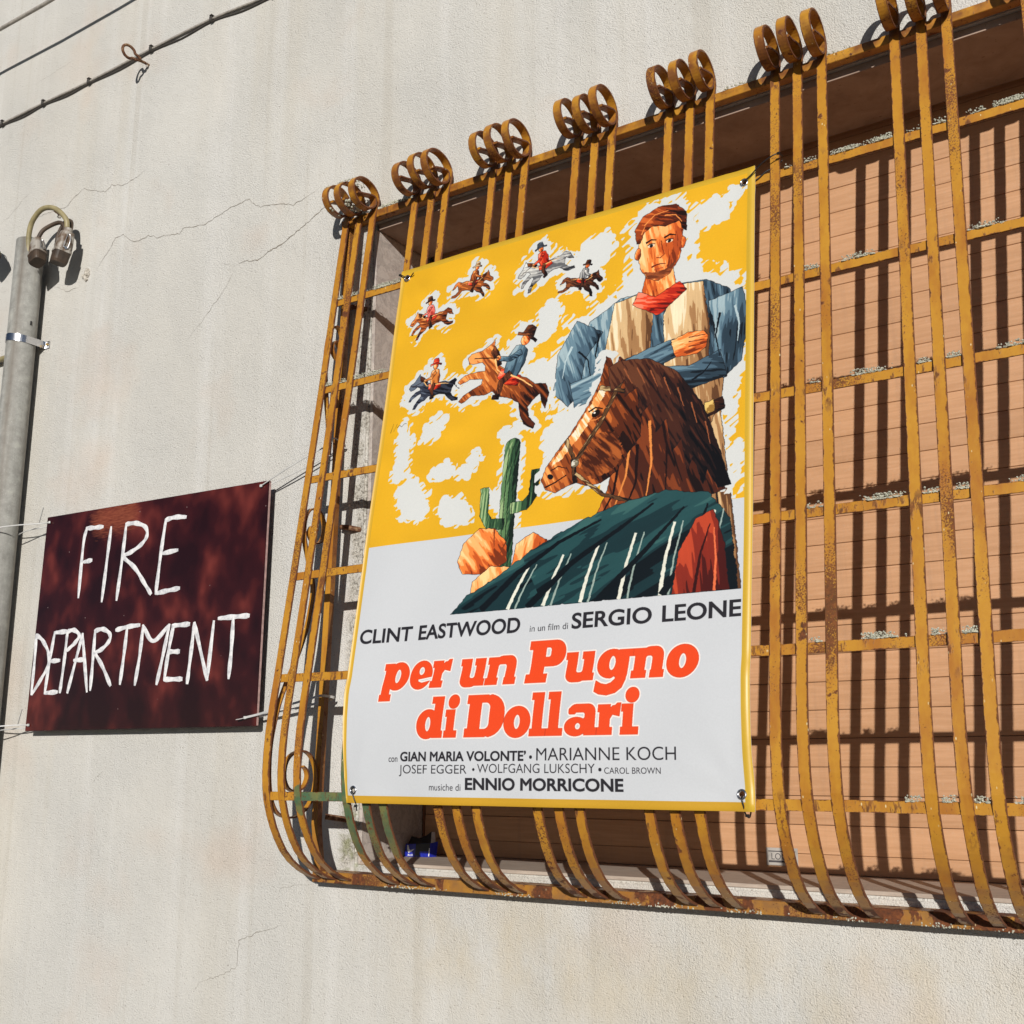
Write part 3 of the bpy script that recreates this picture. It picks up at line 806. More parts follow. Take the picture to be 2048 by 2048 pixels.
for z, lab in ((.900, 'thin clear tie with an upturned tail at the sign upper left corner'), (.142, 'thin clear tie with an upturned tail at the sign lower left corner')):
    x = -3.767 if z > .5 else -3.786
    tie('cable_tie', lab, [
        arc([(x, yh, z), (x-.05, yh-.004, z+.001), (-3.90, -.110, z-.004), (-3.985, -.140, z-.010), (-4.045, -.1350, z-.014), (-4.104, -.104, z-.018), (-4.106, -.05, z-.018)], 5),
        arc([(x, SYF+.012, z-.004), (x-.04, SYF+.010, z-.010), (-3.90, -.050, z-.012), (-3.99, -.032, z-.014), (-4.045, -.012, z-.016), (-4.09, -.030, z-.018), (-4.106, -.05, z-.018)], 5)],
        (x+.004, yh, z), arc([(x-.055, yh-.004, z+.001), (x-.040, yh-.010, z+.020), (x-.018, yh-.016, z+.058)], 4), grp=G1)

# ================================================================== PIPE
pp = thing('conduit_pipe', 'thick weathered grey pipe running up the wall left of the maroon sign', 'pipe', (-4.045, -.072, -1.6))
PX, PY, PR = -4.045, -.072, .0565
m = MB(); vs = []; fs = []; n = 40
zs = [-1.6, -.6, .4, 1.2, 1.7, 2.125]
for r in (PR, PR-.006):
    for z in zs:
        for k in range(n):
            a = 2*math.pi*k/n; vs.append((PX+r*math.cos(a)+.012*(z-1.2)*.0, PY+r*math.sin(a), z))
NZ = len(zs)
for g in range(2):
    for i in range(NZ-1):
        for k in range(n):
            a = (g*NZ+i)*n+k; b = (g*NZ+i)*n+(k+1) % n
            fs.append((a, b, b+n, a+n))
for k in range(n):
    a = (NZ-1)*n+k; b = (NZ-1)*n+(k+1) % n
    fs.append((a, b, b+NZ*n, a+NZ*n))
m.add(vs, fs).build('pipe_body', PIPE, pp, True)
def clamp(z):
    m = MB(); P = []
    for k in range(25):
        a = math.radians(-180 + 180*k/24)
        P.append((PX+(PR+.0022)*math.cos(a), PY+(PR+.0022)*math.sin(a), z - .010*max(0, math.cos(a))))
    P = [(PX-PR-.002, -.004, z)] + P + [(PX+PR+.003, -.016, z-.010), (PX+PR+.007, -.005, z-.012), (PX+PR+.034, -.004, z-.013)]
    m.strap(P, (0, 0, 1), .030, .0022)
    o = m.build('clamp_band', STEEL, pp)
    MB().tube([(PX+PR+.023, -.0045, z-.012), (PX+PR+.023, -.0095, z-.012)], .0065, 10).build('clamp_screw', BRASS, o)
clamp(1.690); clamp(-.55)
MB().box((PX+PR-.012, PY-.004, 1.745), (PX+PR+.0025, PY+.002, 1.762)).build('vent_slot', BLACK, pp)

# conduit stub and connector further left, cut by the frame
MB().tube([(-4.60, -.026, 1.668), (-4.40, -.026, 1.668), (-4.19, -.026, 1.666), (-4.115, -.030, 1.664)], .0115, 14).build('side_conduit', BEIGE, None, True)
tag(bpy.data.objects['side_conduit'], 'short beige conduit running off left behind the thick grey pipe', 'conduit')

def connector(name, lab, top, bot, r0, r1, side):
    """boxy sun-bleached plug: neck, shoulder, hood, skirt, two latch clips"""
    top = Vector(top); bot = Vector(bot); ax = (bot-top).normalized()
    u = Vector(side); u = (u-ax*u.dot(ax)).normalized(); w = ax.cross(u)
    L = (bot-top).length
    o = thing(name, lab, 'electrical plug', tuple(top))
    def loft(rings, part, mat, parent=o):
        m = MB(); vs = []; fs = []; n = 20
        for (t, ru, rw, sq) in rings:
            c = top + ax*L*t
            for k in range(n):
                a = 2*math.pi*k/n; ca, sa = math.cos(a), math.sin(a)
                p = 2.0/sq
                vs.append(c + u*ru*math.copysign(abs(ca)**p, ca) + w*rw*math.copysign(abs(sa)**p, sa))
        for i in range(len(rings)-1):
            for k in range(n):
                a = i*n+k; b = i*n+(k+1) % n; fs.append((a, b, b+n, a+n))
        fs.append(tuple(range(n))[::-1]); q = (len(rings)-1)*n; fs.append(tuple(range(q, q+n)))
        return m.add(vs, fs).build(part, mat, parent)
    hood = loft([(.0, r0*.55, r0*.5, 2), (.10, r0*.6, r0*.55, 2), (.13, r0, r0*.85, 2.6), (.30, r0*1.12, r0*.95, 3.4), (.62, r0*1.2, r0*1.0, 4), (.64, r0*1.32, r0*1.12, 4), (.70, r0*1.32, r0*1.12, 4)], 'hood', CONN)
    loft([(.701, r1*1.22, r1*1.02, 4), (.93, r1*1.16, r1*.98, 4), (1.0, r1*1.05, r1*.9, 3.5)], 'skirt', RUBBER)
    for s in (-1, 1):
        c = top + ax*L*.60 + u*s*r0*1.30; c2 = top + ax*L*.22 + u*s*r0*1.12
        MB().tube(arc([tuple(c+w*.008), tuple((c+c2)/2+u*s*.005+w*.009), tuple(c2+w*.004), tuple(c2-w*.004), tuple((c+c2)/2+u*s*.005-w*.009), tuple(c-w*.008)], 4), .0016, 6).build('latch_wire', STEEL, o)
    MB().tube([tuple(c), tuple(c+u*.004)], .006, 8).build('latch_knob', STEEL, o)
    return o
connector('cable_plug', 'bleached plug leaning over the rim of the grey pipe top', (-3.945, -.108, 2.098), (-3.900, -.126, 1.975), .027, .028, (1, 0, .5))
connector('cable_plug', 'brown-stained plug hanging outermost right of the grey pipe top', (-3.770, -.086, 2.105), (-3.800, -.100, 1.955), .030, .031, (1, -.3, 0))
connector('cable_plug', 'dark plug cut off by the left edge beside the grey pipe top', (-4.36, -.09, 2.22), (-4.262, -.10, 2.10), .026, .028, (1, 0, 0))
MB().tube(arc([(-4.02, -.085, 1.85), (-4.010, -.100, 2.05), (-4.000, -.112, 2.135), (-3.968, -.120, 2.185), (-3.905, -.122, 2.215), (-3.835, -.112, 2.200), (-3.785, -.095, 2.150), (-3.778, -.088, 2.108)], 7), .0105, 14).build('cable_loop', BEIGE, None, True)
tag(bpy.data.objects['cable_loop'], 'yellowed beige cable arching out of the grey pipe top', 'cable')
m = MB()
m.tube(arc([(-3.945, -.108, 2.095), (-3.925, -.095, 2.140), (-3.865, -.070, 2.165), (-3.835, -.062, 2.135), (-3.840, -.068, 2.075), (-3.862, -.078, 2.04)], 6), .0085, 10)
m.tube(arc([(-3.780, -.070, 2.10), (-3.80, -.058, 2.155), (-3.845, -.055, 2.170), (-3.878, -.060, 2.12), (-3.880, -.064, 2.06)], 6), .0075, 10)
m.build('coiled_lead', RUBBER, None, True)
tag(bpy.data.objects['coiled_lead'], 'dark brown lead coiled between the two plugs under the beige cable', 'cable')

# ================================================================== CABLES ACROSS THE WALL
m = MB().tube([(-9, -.157, 3.16), (-6, -.157, 3.178), (-4.4, -.157, 3.186), (-4.0, -.157, 3.178), (-3.6, -.157, 3.182), (-3.2, -.157, 3.195), (-2, -.157, 3.24), (6, -.157, 3.5)], .0085, 10)
m.build('hanging_cable', CABLE, None, True)
tag(bpy.data.objects['hanging_cable'], 'topmost cable, hanging free and throwing a dark shadow line on the wall', 'cable')
cl = thing('clipped_cable_run', 'thin twin cable clipped along the wall under the eye bolt', 'cable', (-3.8, -.02, 2.84))
KX = [(-6.0, 2.86), (-5.2, 2.856), (-4.75, 2.850), (-4.455, 2.846), (-4.1515, 2.8418), (-3.8331, 2.8324), (-3.4367, 2.8356), (-3.0825, 2.8317), (-2.75, 2.803), (-2.40, 2.79), (-2.0, 2.785), (2, 2.75)]
MB().tube(arc([(x, -.008, z+.0035) for x, z in KX], 4), .0050, 8).build('upper_strand', CABLE, cl, True)
lo = []
for i, (x, z) in enumerate(KX):
    lo.append((x, -.004, z-.0030))
    if i+1 < len(KX):
        x2, z2 = KX[i+1]; lo.append(((x+x2)/2, -.0035, (z+z2)/2-.0125))
MB().tube(arc(lo, 4), .0032, 8).build('lower_strand', DKCABLE, cl, True)
for x, z in KX[3:11]:
    m = MB().cbox((x-.008, -.018, z-.009), (x+.006, -.002, z-.006), .0006).cbox((x-.008, -.0185, z-.008), (x+.006, -.016, z+.010), .0006).cbox((x-.004, -.022, z+.009), (x+.010, -.001, z+.013), .0006)
    m.build('cable_clip', DKCABLE, cl)

# eye bolt
eb = thing('eye_bolt', 'rusty twisted eye bolt sticking out of the wall above the clipped cable', 'eye bolt', (-3.459, 0, 2.778))
cx, cy, cz = -3.459, -.101, 2.779
P = [(-3.459, .002, 2.776), (-3.459, -.02, 2.776), (-3.459, -.045, 2.772), (-3.461, -.066, 2.766)]
for k in range(15):
    a = math.radians(-35 - 318*k/14)
    P.append((cx - .006 + .012*k/14, cy + .028*math.cos(a), cz + .0245*math.sin(a) + .002))
P.append((-3.450, -.060, 2.779)); P.append((-3.449, -.048, 2.770))
MB().tube(arc(P, 3), .0056, 10).build('eye_ring', RUST, eb, True)
m = MB()
for k in range(12): lump(m, (-3.459+random.uniform(-.006, .006), -.004-random.uniform(0, .01), 2.775+random.uniform(-.006, .006)), random.uniform(.003, .006), 1)
m.build('mortar_collar', MORTAR, eb)

# ================================================================== EMPTY CIGARETTE PACKET ON THE SILL
pk = thing('cigarette_packet', 'crushed blue and black cigarette packet lying in the left corner of the sill', 'packet', (-2.215, .25, SZ0+.010))
BLUE = simple('packet_blue', (.012, .022, .33), .3); PBLK = simple('packet_black', (.012, .012, .014), .35); PWHT = simple('packet_white', (.80, .80, .82), .4); FOIL = simple('packet_foil', (.45, .44, .42), .35, .5)
bm = bmesh.new()
x0, x1, y0, y1, z0, z1 = -2.228, -2.142, .205, .230, SZ0+.0102, SZ0+.050
V = [(x0, y0, z0), (x1, y0+.012, z0), (x1+.006, y1+.014, z0), (x0-.003, y1, z0), (x0+.002, y0+.003, z1-.004), (x1+.001, y0+.016, z1+.001), (x1+.010, y1+.016, z1+.004), (x0, y1+.002, z1)]
MB().add(V, [(0,3,2,1),(4,5,6,7),(0,1,5,4),(1,2,6,5),(2,3,7,6),(3,0,4,7)]).build('carton', BLUE, pk)
def on(u, v, d=.0006):      # point on the front face, u,v in 0..1
    a = Vector(V[0]).lerp(Vector(V[1]), u); b = Vector(V[4]).lerp(Vector(V[5]), u)
    return a.lerp(b, v) + Vector((.14, -1, 0)).normalized()*d
def pface(poly, mat, name, d=.0006):
    P = [on(u, v, d) for u, v in poly]
    MB().add(P, [tuple(range(len(P)))]).build(name, mat, pk)
pface([(.42,.45),(.99,.42),(.99,.99),(.42,.99)], PBLK, 'warning_panel')
pface([(.42,.10),(.60,.10),(.60,.45),(.42,.45)], PBLK, 'warning_panel')
pface([(.07,.93),(.13,.90),(.17,.60),(.22,.50),(.30,.56),(.38,.60),(.28,.40),(.19,.34),(.18,.26),(.15,.32),(.09,.55)], PWHT, 'bird_emblem', .0010)
pface([(.955,.06),(.995,.06),(.995,.62),(.965,.66)], PWHT, 'tax_strip', .0010)
v, f = text_mesh('BLUE', 1, .012); a = v.min(0); b = v.max(0); v = (v-a)/(b-a)
obj('packet_lettering', [on(.14+.20*p[0], .07+.13*p[1], .0011) for p in v], f, PWHT, pk)
# torn flip-top bent back
fl = [(x0+.010, y0+.004, z1-.004), (x1+.002, y0+.016, z1+.001), (x1-.004, y0+.026, z1+.034), (x1-.022, y0+.024, z1+.022), (x0+.040, y0+.020, z1+.013), (x0+.012, y0+.018, z1+.018)]
m = MB().add(fl, [tuple(range(6))]); m.add([Vector(p)+Vector((.001, .005, 0)) for p in fl], [tuple(range(6))[::-1]])
for k in range(6): m.f.append((k, (k+1) % 6, 6+(k+1) % 6, 6+k))
m.build('torn_lid', PBLK, pk)
MB().add([(x1+.002,y0+.016,z1+.001),(x1+.009,y0+.030,z1+.004),(x1+.002,y0+.036,z1+.033),(x1-.004,y0+.026,z1+.033)], [(0,1,2,3)]).build('foil_flap', FOIL, pk)
# ================================================================== PRINTED BANNER
# the print is drawn here, 2 samples per millimetre, then halved
PW, PH, SS = 1150, 1594, 2
NX, NY = PW*SS, PH*SS
rng = np.random.default_rng(5)

def vnoise(xs, ys, fx, fy, seed, ang=0.0):
    """value noise at xs, ys (mm arrays)"""
    g = np.random.default_rng(seed).random((257, 257)).astype(np.float32)
    ca, sa = math.cos(ang), math.sin(ang)
    u = (xs*ca + ys*sa)/fx; v = (-xs*sa + ys*ca)/fy
    iu = np.floor(u).astype(np.int32); iv = np.floor(v).astype(np.int32)
    fu = (u-iu).astype(np.float32); fv = (v-iv).astype(np.float32)
    fu = fu*fu*(3-2*fu); fv = fv*fv*(3-2*fv)
    iu &= 255; iv &= 255
    a = g[iv, iu]; b = g[iv, iu+1]; c = g[iv+1, iu]; d = g[iv+1, iu+1]
    return (a*(1-fu)+b*fu)*(1-fv) + (c*(1-fu)+d*fu)*fv

def raster(polys, pad=0):
    """even-odd fill of a list of closed contours in mm; returns (x0, y0, mask)"""
    allp = np.concatenate([np.asarray(p, float) for p in polys])
    x0 = max(0, int(allp[:, 0].min()*SS)-2-pad); x1 = min(NX, int(allp[:, 0].max()*SS)+3+pad)
    y0 = max(0, int(allp[:, 1].min()*SS)-2-pad); y1 = min(NY, int(allp[:, 1].max()*SS)+3+pad)
    w, h = x1-x0, y1-y0
    if w <= 0 or h <= 0: return None
    T = np.zeros((h, w+1), np.int32)
    for p in polys:
        p = np.asarray(p, float)*SS - (x0, y0); q = np.roll(p, -1, axis=0)
        for (ax, ay), (bx, by) in zip(p, q):
            if ay == by: continue
            if ay > by: ax, ay, bx, by = bx, by, ax, ay
            r0 = max(0, math.ceil(ay-.5)); r1 = min(h, math.ceil(by-.5))
            if r1 <= r0: continue
            rows = np.arange(r0, r1); xc = ax + (rows+.5-ay)*(bx-ax)/(by-ay)
            c = np.clip(np.ceil(xc-.5).astype(int), 0, w)
            np.add.at(T, (rows, c), 1)
    return x0, y0, (np.cumsum(T, 1)[:, :w] & 1).astype(bool)

def C8(*c): return np.array(c, np.float32)/255
YEL = C8(222, 168, 34); PAPER = C8(199, 201, 204); BORDER = C8(196, 150, 44)
img = np.empty((NY, NX, 3), np.float32); img[:] = PAPER
ys, xs = np.mgrid[0:NY, 0:NX].astype(np.float32)/SS
img[:int(897*SS)] = YEL
n = vnoise(xs[:1800], ys[:1800], 90, 60, 3)[..., None]
img[:1794] *= (.97 + .06*n[:1794])
del n

def blob(polys, warp=6, fr=16, grow=0, seed=1):
    """a mask with brushy edges"""
    r = raster(polys, 40)
    x0, y0, m = r
    h, w = m.shape
    Y, X = np.mgrid[0:h, 0:w].astype(np.float32)
    gx = (X+x0)/SS; gy = (Y+y0)/SS
    if grow: m = dilate(m, grow)
    dx = (vnoise(gx, gy, fr, fr*.6, seed)-.5)*2*warp + (vnoise(gx, gy, fr*.22, fr*.22, seed+9)-.5)*warp*.8
    dy = (vnoise(gx, gy, fr*.8, fr, seed+5)-.5)*2*warp
    sx = np.clip(X+dx*SS, 0, w-1).astype(int); sy = np.clip(Y+dy*SS, 0, h-1).astype(int)
    return x0, y0, m[sy, sx], gx, gy

def dilate(m, r):
    out = m.copy()
    k = 1
    left = r
    while left > 0:
        o = out.copy(); o[1:] |= out[:-1]; o[:-1] |= out[1:]
        src = o if left % 2 else out          # square and cross steps in turn keep the growth round
        o2 = o.copy(); o2[:, 1:] |= src[:, :-1]; o2[:, :-1] |= src[:, 1:]
        out = o2; left -= 1
    return out

def paint(polys, cols, ang=0., fx=50, fy=5, warp=5, fr=16, seed=1, alpha=1., grow=0, grad=None):
    """fill with brush-drawn facets of the listed colours, dark to light"""
    x0, y0, m, gx, gy = blob(polys, warp, fr, grow, seed)
    n = .70*vnoise(gx, gy, fx, fy, seed+21, ang) + .30*vnoise(gx, gy, fx*.45, fy*.4, seed+31, ang+.15)
    n = (n-.22)/.56
    if grad is not None:
        q = np.concatenate([np.asarray(p, float) for p in polys]); c = (q.min(0)+q.max(0))/2; e = (q.max(0)-q.min(0))/2 + 1
        n = .45*n + .28 + .34*(-(gx-c[0])/e[0]*grad[0] - (gy-c[1])/e[1]*grad[1])
    n = np.clip(n, 0, .9999)
    k = n*(len(cols))
    i = k.astype(int); C = np.array([C8(*c) for c in cols])
    col = C[i]*(.97+.06*(k-i))[..., None]
    h, w = m.shape
    R = img[y0:y0+h, x0:x0+w]
    a = (m*alpha)[..., None].astype(np.float32)
    R[:] = R*(1-a) + col*a

def facets(polys, cols, cx=30, cy=36, warp=3.5, seed=1, slope=.5):
    """flat painter's planes: jittered cells, each in one mixed colour, lit from the left"""
    x0, y0, m, gx, gy = blob(polys, warp, 13, 0, seed)
    h, w = m.shape
    gx = gx + (vnoise(gx, gy, 14, 9, seed+2)-.5)*9 + gy*.22*slope; gy = gy + (vnoise(gx, gy, 11, 14, seed+4)-.5)*9
    rg = np.random.default_rng(seed); J = rg.random((64, 64, 3)).astype(np.float32)
    iu = np.floor(gx/cx).astype(int); iv = np.floor(gy/cy).astype(int)
    best = np.full((h, w), 1e9, np.float32); val = np.zeros((h, w), np.float32); sec = best.copy()
    for du in (-1, 0, 1):
        for dv in (-1, 0, 1):
            a = iu+du; b = iv+dv; jj = J[b & 63, a & 63]
            d = ((a+jj[..., 0])*cx-gx)**2/cx**2 + ((b+jj[..., 1])*cy-gy)**2/cy**2
            k = d < best; sec = np.where(k, best, np.minimum(sec, d)); val = np.where(k, jj[..., 2], val); best = np.where(k, d, best)
    st = vnoise(gx, gy, 34, 3.2, seed+6, .9)
    v = np.clip(val*.92 + .04 + (st-.5)*.16, 0, .999)*(len(cols)-1)
    i = v.astype(int); f = (v-i)[..., None]; f = np.clip((f-.3)/.4, 0, 1)
    C = np.array([C8(*c) for c in cols]); col = C[i]*(1-f) + C[np.minimum(i+1, len(cols)-1)]*f
    line = (np.sqrt(sec)-np.sqrt(best)) < .045
    col = np.where(line[..., None], col*.72, col)
    R = img[y0:y0+h, x0:x0+w]; R[m] = col[m]

def halo(polys, grow=24, seed=50, warp=16, col=(208, 209, 206)):
    x0, y0, m, gx, gy = blob(polys, warp, 30, 0, seed)
    for _ in range(3): m = dilate(m, grow*SS//6)
    n = vnoise(gx, gy, 26, 7, seed+3, -.6)
    dm = m
    x0b, y0b, m2, _, _ = blob(polys, warp*1.8, 14, 0, seed+7)
    m2 = dilate(m2, int(grow*SS*.9))
    keep = dm | (m2 & (n > .42))
    h, w = keep.shape
    lim = max(0, min(h, int(896*SS)-y0))
    R = img[y0:y0+h, x0:x0+w]; kk = keep.copy(); kk[lim:] = False
    R[kk] = C8(*col)

def ell(cx, cy, rx, ry, n=28, a=0.):
    return [(cx+rx*math.cos(t)*math.cos(a)-ry*math.sin(t)*math.sin(a), cy+rx*math.cos(t)*math.sin(a)+ry*math.sin(t)*math.cos(a)) for t in [2*math.pi*k/n for k in range(n)]]
def rrect(a, b, c, d, r, n=6):
    P = []
    for (cx, cy, t0) in ((c-r, d-r, 0), (a+r, d-r, 90), (a+r, b+r, 180), (c-r, b+r, 270)):
        for k in range(n+1):
            t = math.radians(t0 + 90*k/n); P.append((cx+r*math.cos(t), cy+r*math.sin(t)))
    return P
def limb(pts, w0, w1):
    P = [Vector((a, b)) for a, b in pts]; L = []; Rr = []
    for i, p in enumerate(P):
        d = (P[min(i+1, len(P)-1)] - P[max(i-1, 0)]).normalized(); nn = Vector((-d.y, d.x)); w = w0+(w1-w0)*i/(len(P)-1)
        L.append(tuple(p+nn*w/2)); Rr.append(tuple(p-nn*w/2))
    return L + Rr[::-1]

# --- desert landscape (a plain stand-in): loose white brushwork on the yellow
for k, (cx, cy, rx, ry, a) in enumerate([(95,640,30,90,.2),(150,770,60,95,-.5),(250,700,55,25,-.2),(200,560,70,30,-.6),(300,820,80,45,.5),(90,560,18,60,.1),(340,690,60,22,-.7),(430,800,35,16,.3),(470,620,45,20,-.5),
        (620,660,60,90,.1),(545,470,50,60,.3),(1040,100,60,45,-.6),(1090,60,40,20,-.7),(700,120,60,70,.5),(1060,620,45,80,.2),(560,300,40,80,.2),(330,470,60,40,-.4),(120,440,60,60,.3),(640,170,40,60,.3)]):
    halo([ell(cx, cy, rx*.7, ry*.7, 22, a)], 9, 60+k*3, 11)
INK = (22, 20, 24)
def fig(pg, cols, ang=1.2, fx=60, fy=7, seed=1, g=(.8, .5), w=1.6, ink=2):
    if ink: paint([pg], [INK, INK], 0, 30, 30, w, 12, seed, 1., ink)
    paint([pg], cols, ang, fx, fy, w, 12, seed, 1., 0, g)
def ln(pts, w0, w1, col=INK, seed=9):
    paint([limb(pts, w0, w1)], [col, col], 0, 30, 30, .8, 9, seed)
SLATE = [(20,26,32),(44,60,72),(74,98,114),(104,132,146),(156,176,182)]
SKIN = [(120,48,20),(196,86,34),(236,128,58),(250,176,106),(252,204,140)]
TAN = [(96,62,38),(164,120,78),(212,176,128),(238,220,184)]
BRN = [(20,13,12),(48,26,18),(88,46,28),(138,76,40)]
BAY = [(34,18,14),(84,38,20),(142,68,30),(200,108,48),(238,158,84)]
TEAL = [(12,20,24),(24,48,52),(38,74,76),(56,96,94)]
REDS = [(90,20,14),(176,38,22),(224,72,40),(240,130,100)]
GREY = [(40,40,44),(98,98,100),(170,168,164),(222,220,212)]

# a ranch hand with folded arms, upper right
man = [(640,560),(596,520),(606,420),(650,340),(780,280),(822,240),(812,90),(836,52),(880,36),(930,44),(962,78),(960,230),(1020,290),(1090,330),(1116,440),(1100,560),(1070,640),(1092,860),(1124,1112),(900,1100),(800,800)]
halo([man], 20, 11, 16)
fig([(930,640),(1064,640),(1080,780),(1098,900),(1124,1112),(1040,1112),(990,900)], TAN, 1.35, 110, 8, 21)
ln([(1040,700),(1060,860),(1082,1060)], 5, 3); ln([(1000,700),(1030,900),(1052,1080)], 8, 3, (120,80,46))
fig([(690,540),(1080,540),(1066,640),(1040,700),(940,720),(760,690)], TAN, 1.3, 90, 7, 22)
fig([(930,668),(1072,632),(1078,664),(940,706)], BRN, .1, 50, 6, 23)
fig([(1024,640),(1048,634),(1052,664),(1028,672)], [(150,110,50),(226,190,110)], 0, 20, 8, 24)
fig([(690,338),(780,290),(840,290),(890,352),(948,290),(1020,296),(1086,338),(1100,420),(1080,580),(700,580),(650,500)], SLATE, 1.35, 90, 8, 25)
fig([(762,300),(830,292),(876,360),(866,560),(730,560),(742,420)], TAN, 1.4, 90, 8, 26)
fig([(944,292),(1012,298),(1034,430),(1030,560),(916,560),(906,370)], TAN, 1.4, 90, 8, 27)
fig(limb([(690,352),(640,430),(632,520),(664,548)], 96, 76), SLATE, 1.1, 90, 8, 28)
fig(limb([(1074,352),(1092,440),(1080,530),(1050,552)], 92, 74), SLATE, 1.5, 90, 8, 29)
fig(limb([(1072,540),(980,562),(860,540),(800,520)], 74, 50), SLATE, .1, 90, 8, 30)
fig(limb([(812,524),(776,512),(742,500)], 46, 34), SKIN, .2, 30, 6, 31)
for k in range(3): ln([(766+k*2, 494+k*11), (730, 488+k*11)], 3, 2, (110,44,20))
fig(limb([(650,548),(760,520),(880,486),(944,470)], 76, 52), SLATE, -.3, 90, 8, 32)
fig([(930,450),(974,436),(1016,440),(1030,456),(1024,486),(1000,500),(944,498)], SKIN, -.2, 30, 6, 33)
for k in range(4): ln([(978, 450+k*13), (1022-k*2, 452+k*12)], 3, 2, (110,44,20))
for q in ([(660,420),(690,450),(700,500)], [(720,380),(712,440),(724,490)], [(1060,400),(1050,460),(1062,520)], [(760,545),(800,520),(850,508)], [(990,570),(1020,556),(1040,530)]): ln(q, 6, 2, (16,20,26))
for q in ([(640,400),(622,440),(616,490)], [(1100,390),(1112,440),(1108,490)], [(700,536),(780,508),(850,486)]): ln(q, 7, 2, (176,194,198))
fig([(852,236),(928,236),(942,300),(892,330),(838,300)], SKIN, 1.3, 40, 6, 34, (-.8, .3))
fig([(832,284),(880,312),(948,282),(968,310),(900,362),(884,364),(816,318)], REDS, .2, 40, 6, 35)
fig([(828,104),(824,170),(834,214),(856,250),(888,264),(920,250),(944,214),(954,170),(952,104),(926,78),(852,78)], SKIN, 1.3, 50, 6, 36, (.9, .2))
fig(ell(824,168,8,17), SKIN, 1, 20, 6, 37); fig(ell(955,168,8,17), SKIN[:3], 1, 20, 6, 38)
paint([[(936,110),(952,130),(950,186),(938,222),(906,256),(914,214),(926,176)]], [(120,46,20),(176,74,32)], 1.3, 30, 6, 2, 9, 39)
paint([[(842,226),(868,236),(906,236),(936,216),(922,248),(888,262),(858,250)]], [(110,52,28),(150,76,40)], .1, 20, 4, 2, 9, 40)
for q, w in (([(846,140),(862,134),(878,139)], 7), ([(900,139),(916,133),(934,140)], 7)): ln(q, w, 3, (44,18,12))
for x in (863, 916):
    paint([ell(x,153,10,5)], [(240,214,180),(240,214,180)], 0, 9, 9, .5, 9, 41); paint([ell(x,153,5,5)], [INK, INK], 0, 9, 9, .4, 9, 42); ln([(x-11,150),(x,146),(x+11,150)], 3, 2)
ln([(892,146),(896,170),(902,190),(890,197),(880,193)], 3, 3, (130,50,22)); ln([(866,219),(884,215),(908,218)], 5, 2, (96,30,18)); ln([(874,229),(900,229)], 3, 2, (170,72,40))
fig([(820,134),(812,92),(834,56),(880,38),(932,46),(962,78),(964,134),(952,124),(944,98),(904,104),(864,92),(840,106),(830,136)], [(30,14,10),(84,34,18),(150,62,26),(206,100,44)], .4, 30, 5, 43)
for q in ([(840,84),(870,60),(910,58)], [(900,70),(932,78),(950,104)], [(832,110),(842,86)]): ln(q, 4, 2, (232,140,70))

# riders far off, upper left and middle
HORSE = [(0,62),(4,52),(22,40),(34,22),(38,12),(43,24),(60,34),(78,52),(110,58),(150,54),(172,58),(192,50),(208,62),(218,90),(204,82),(192,70),(186,82),(182,100),(196,116),(216,122),(216,130),(194,130),(176,118),(160,100),(140,98),(110,103),(90,100),(78,112),(52,122),(40,142),(30,142),(34,130),(46,112),(60,96),(56,86),(30,96),(14,112),(6,110),(14,94),(34,80),(52,72),(46,62),(36,58),(24,66),(10,71)]
def rider(x, y, sc, rot, flip, hc, rc, hat, sd):
    c, s_ = math.cos(rot), math.sin(rot)
    def T(P):
        o = []
        for a, b in P:
            a -= 105; b -= 60
            if flip: a = -a
            o.append((x + sc*(a*c-b*s_), y + sc*(a*s_+b*c)))
        return o
    body = [(94,60),(86,30),(90,8),(104,1),(120,8),(127,30),(126,60)]
    halo([T(HORSE), T([(80,60),(80,-34),(124,-34),(130,60)])], 12, sd+1, 10)
    fig(T(HORSE), hc, .3+rot, 34*sc, 5*sc, sd+2, (.6, .8), 1.3)
    fig(T([(44,22),(60,30),(80,48),(72,56),(58,44),(44,36)]), BRN, .5+rot, 20, 4, sd+3, w=1.)
    fig(T([(84,56),(134,54),(138,72),(112,80),(86,74)]), REDS if sd % 2 else TEAL, 0, 20, 5, sd+4, w=1.)
    fig(T(body), rc, 1.3+rot, 30*sc, 5*sc, sd+5, w=1.)
    fig(T(limb([(110,56),(100,80),(108,104)], 15, 10)), BRN, 1.2, 20, 4, sd+6, w=1.)
    fig(T(limb([(112,104),(98,110)], 10, 8)), BRN[:2], 0, 20, 4, sd+7, w=.8)
    fig(T(ell(103,-9,9.5,11)), SKIN, 1, 16, 4, sd+8, w=.8)
    fig(T([(90,-18),(92,-34),(100,-38),(112,-36),(116,-18)]), hat, 0, 20, 4, sd+9, w=.8)
    fig(T(limb([(80,-14),(102,-19),(127,-13)], 5, 5)), hat, 0, 20, 4, sd+10, w=.8)
    fig(T(limb([(108,14),(92,34),(70,40)], 12, 8)), rc, .4, 20, 4, sd+11, w=.8)
    fig(T(ell(66,40,5,4.5)), SKIN, 1, 16, 4, sd+12, w=.6, ink=1)
    ln([T([(66,40)])[0], T([(30,52)])[0], T([(14,58)])[0]], 2.2*sc, 1.6*sc, (40,20,14), sd+13)
    for q in ([(112,60),(140,60),(170,64)], [(60,44),(76,60),(92,64)]): ln(T(q), 4*sc, 1.5*sc, (244,190,120), sd+14)
rider(140, 190, .74, -.12, False, BAY, [(176,60,50),(228,110,96),(244,160,150)], BRN, 801)
rider(290, 110, .66, .12, True, [(60,32,20),(150,78,34),(228,128,56)], BAY, TAN, 831)
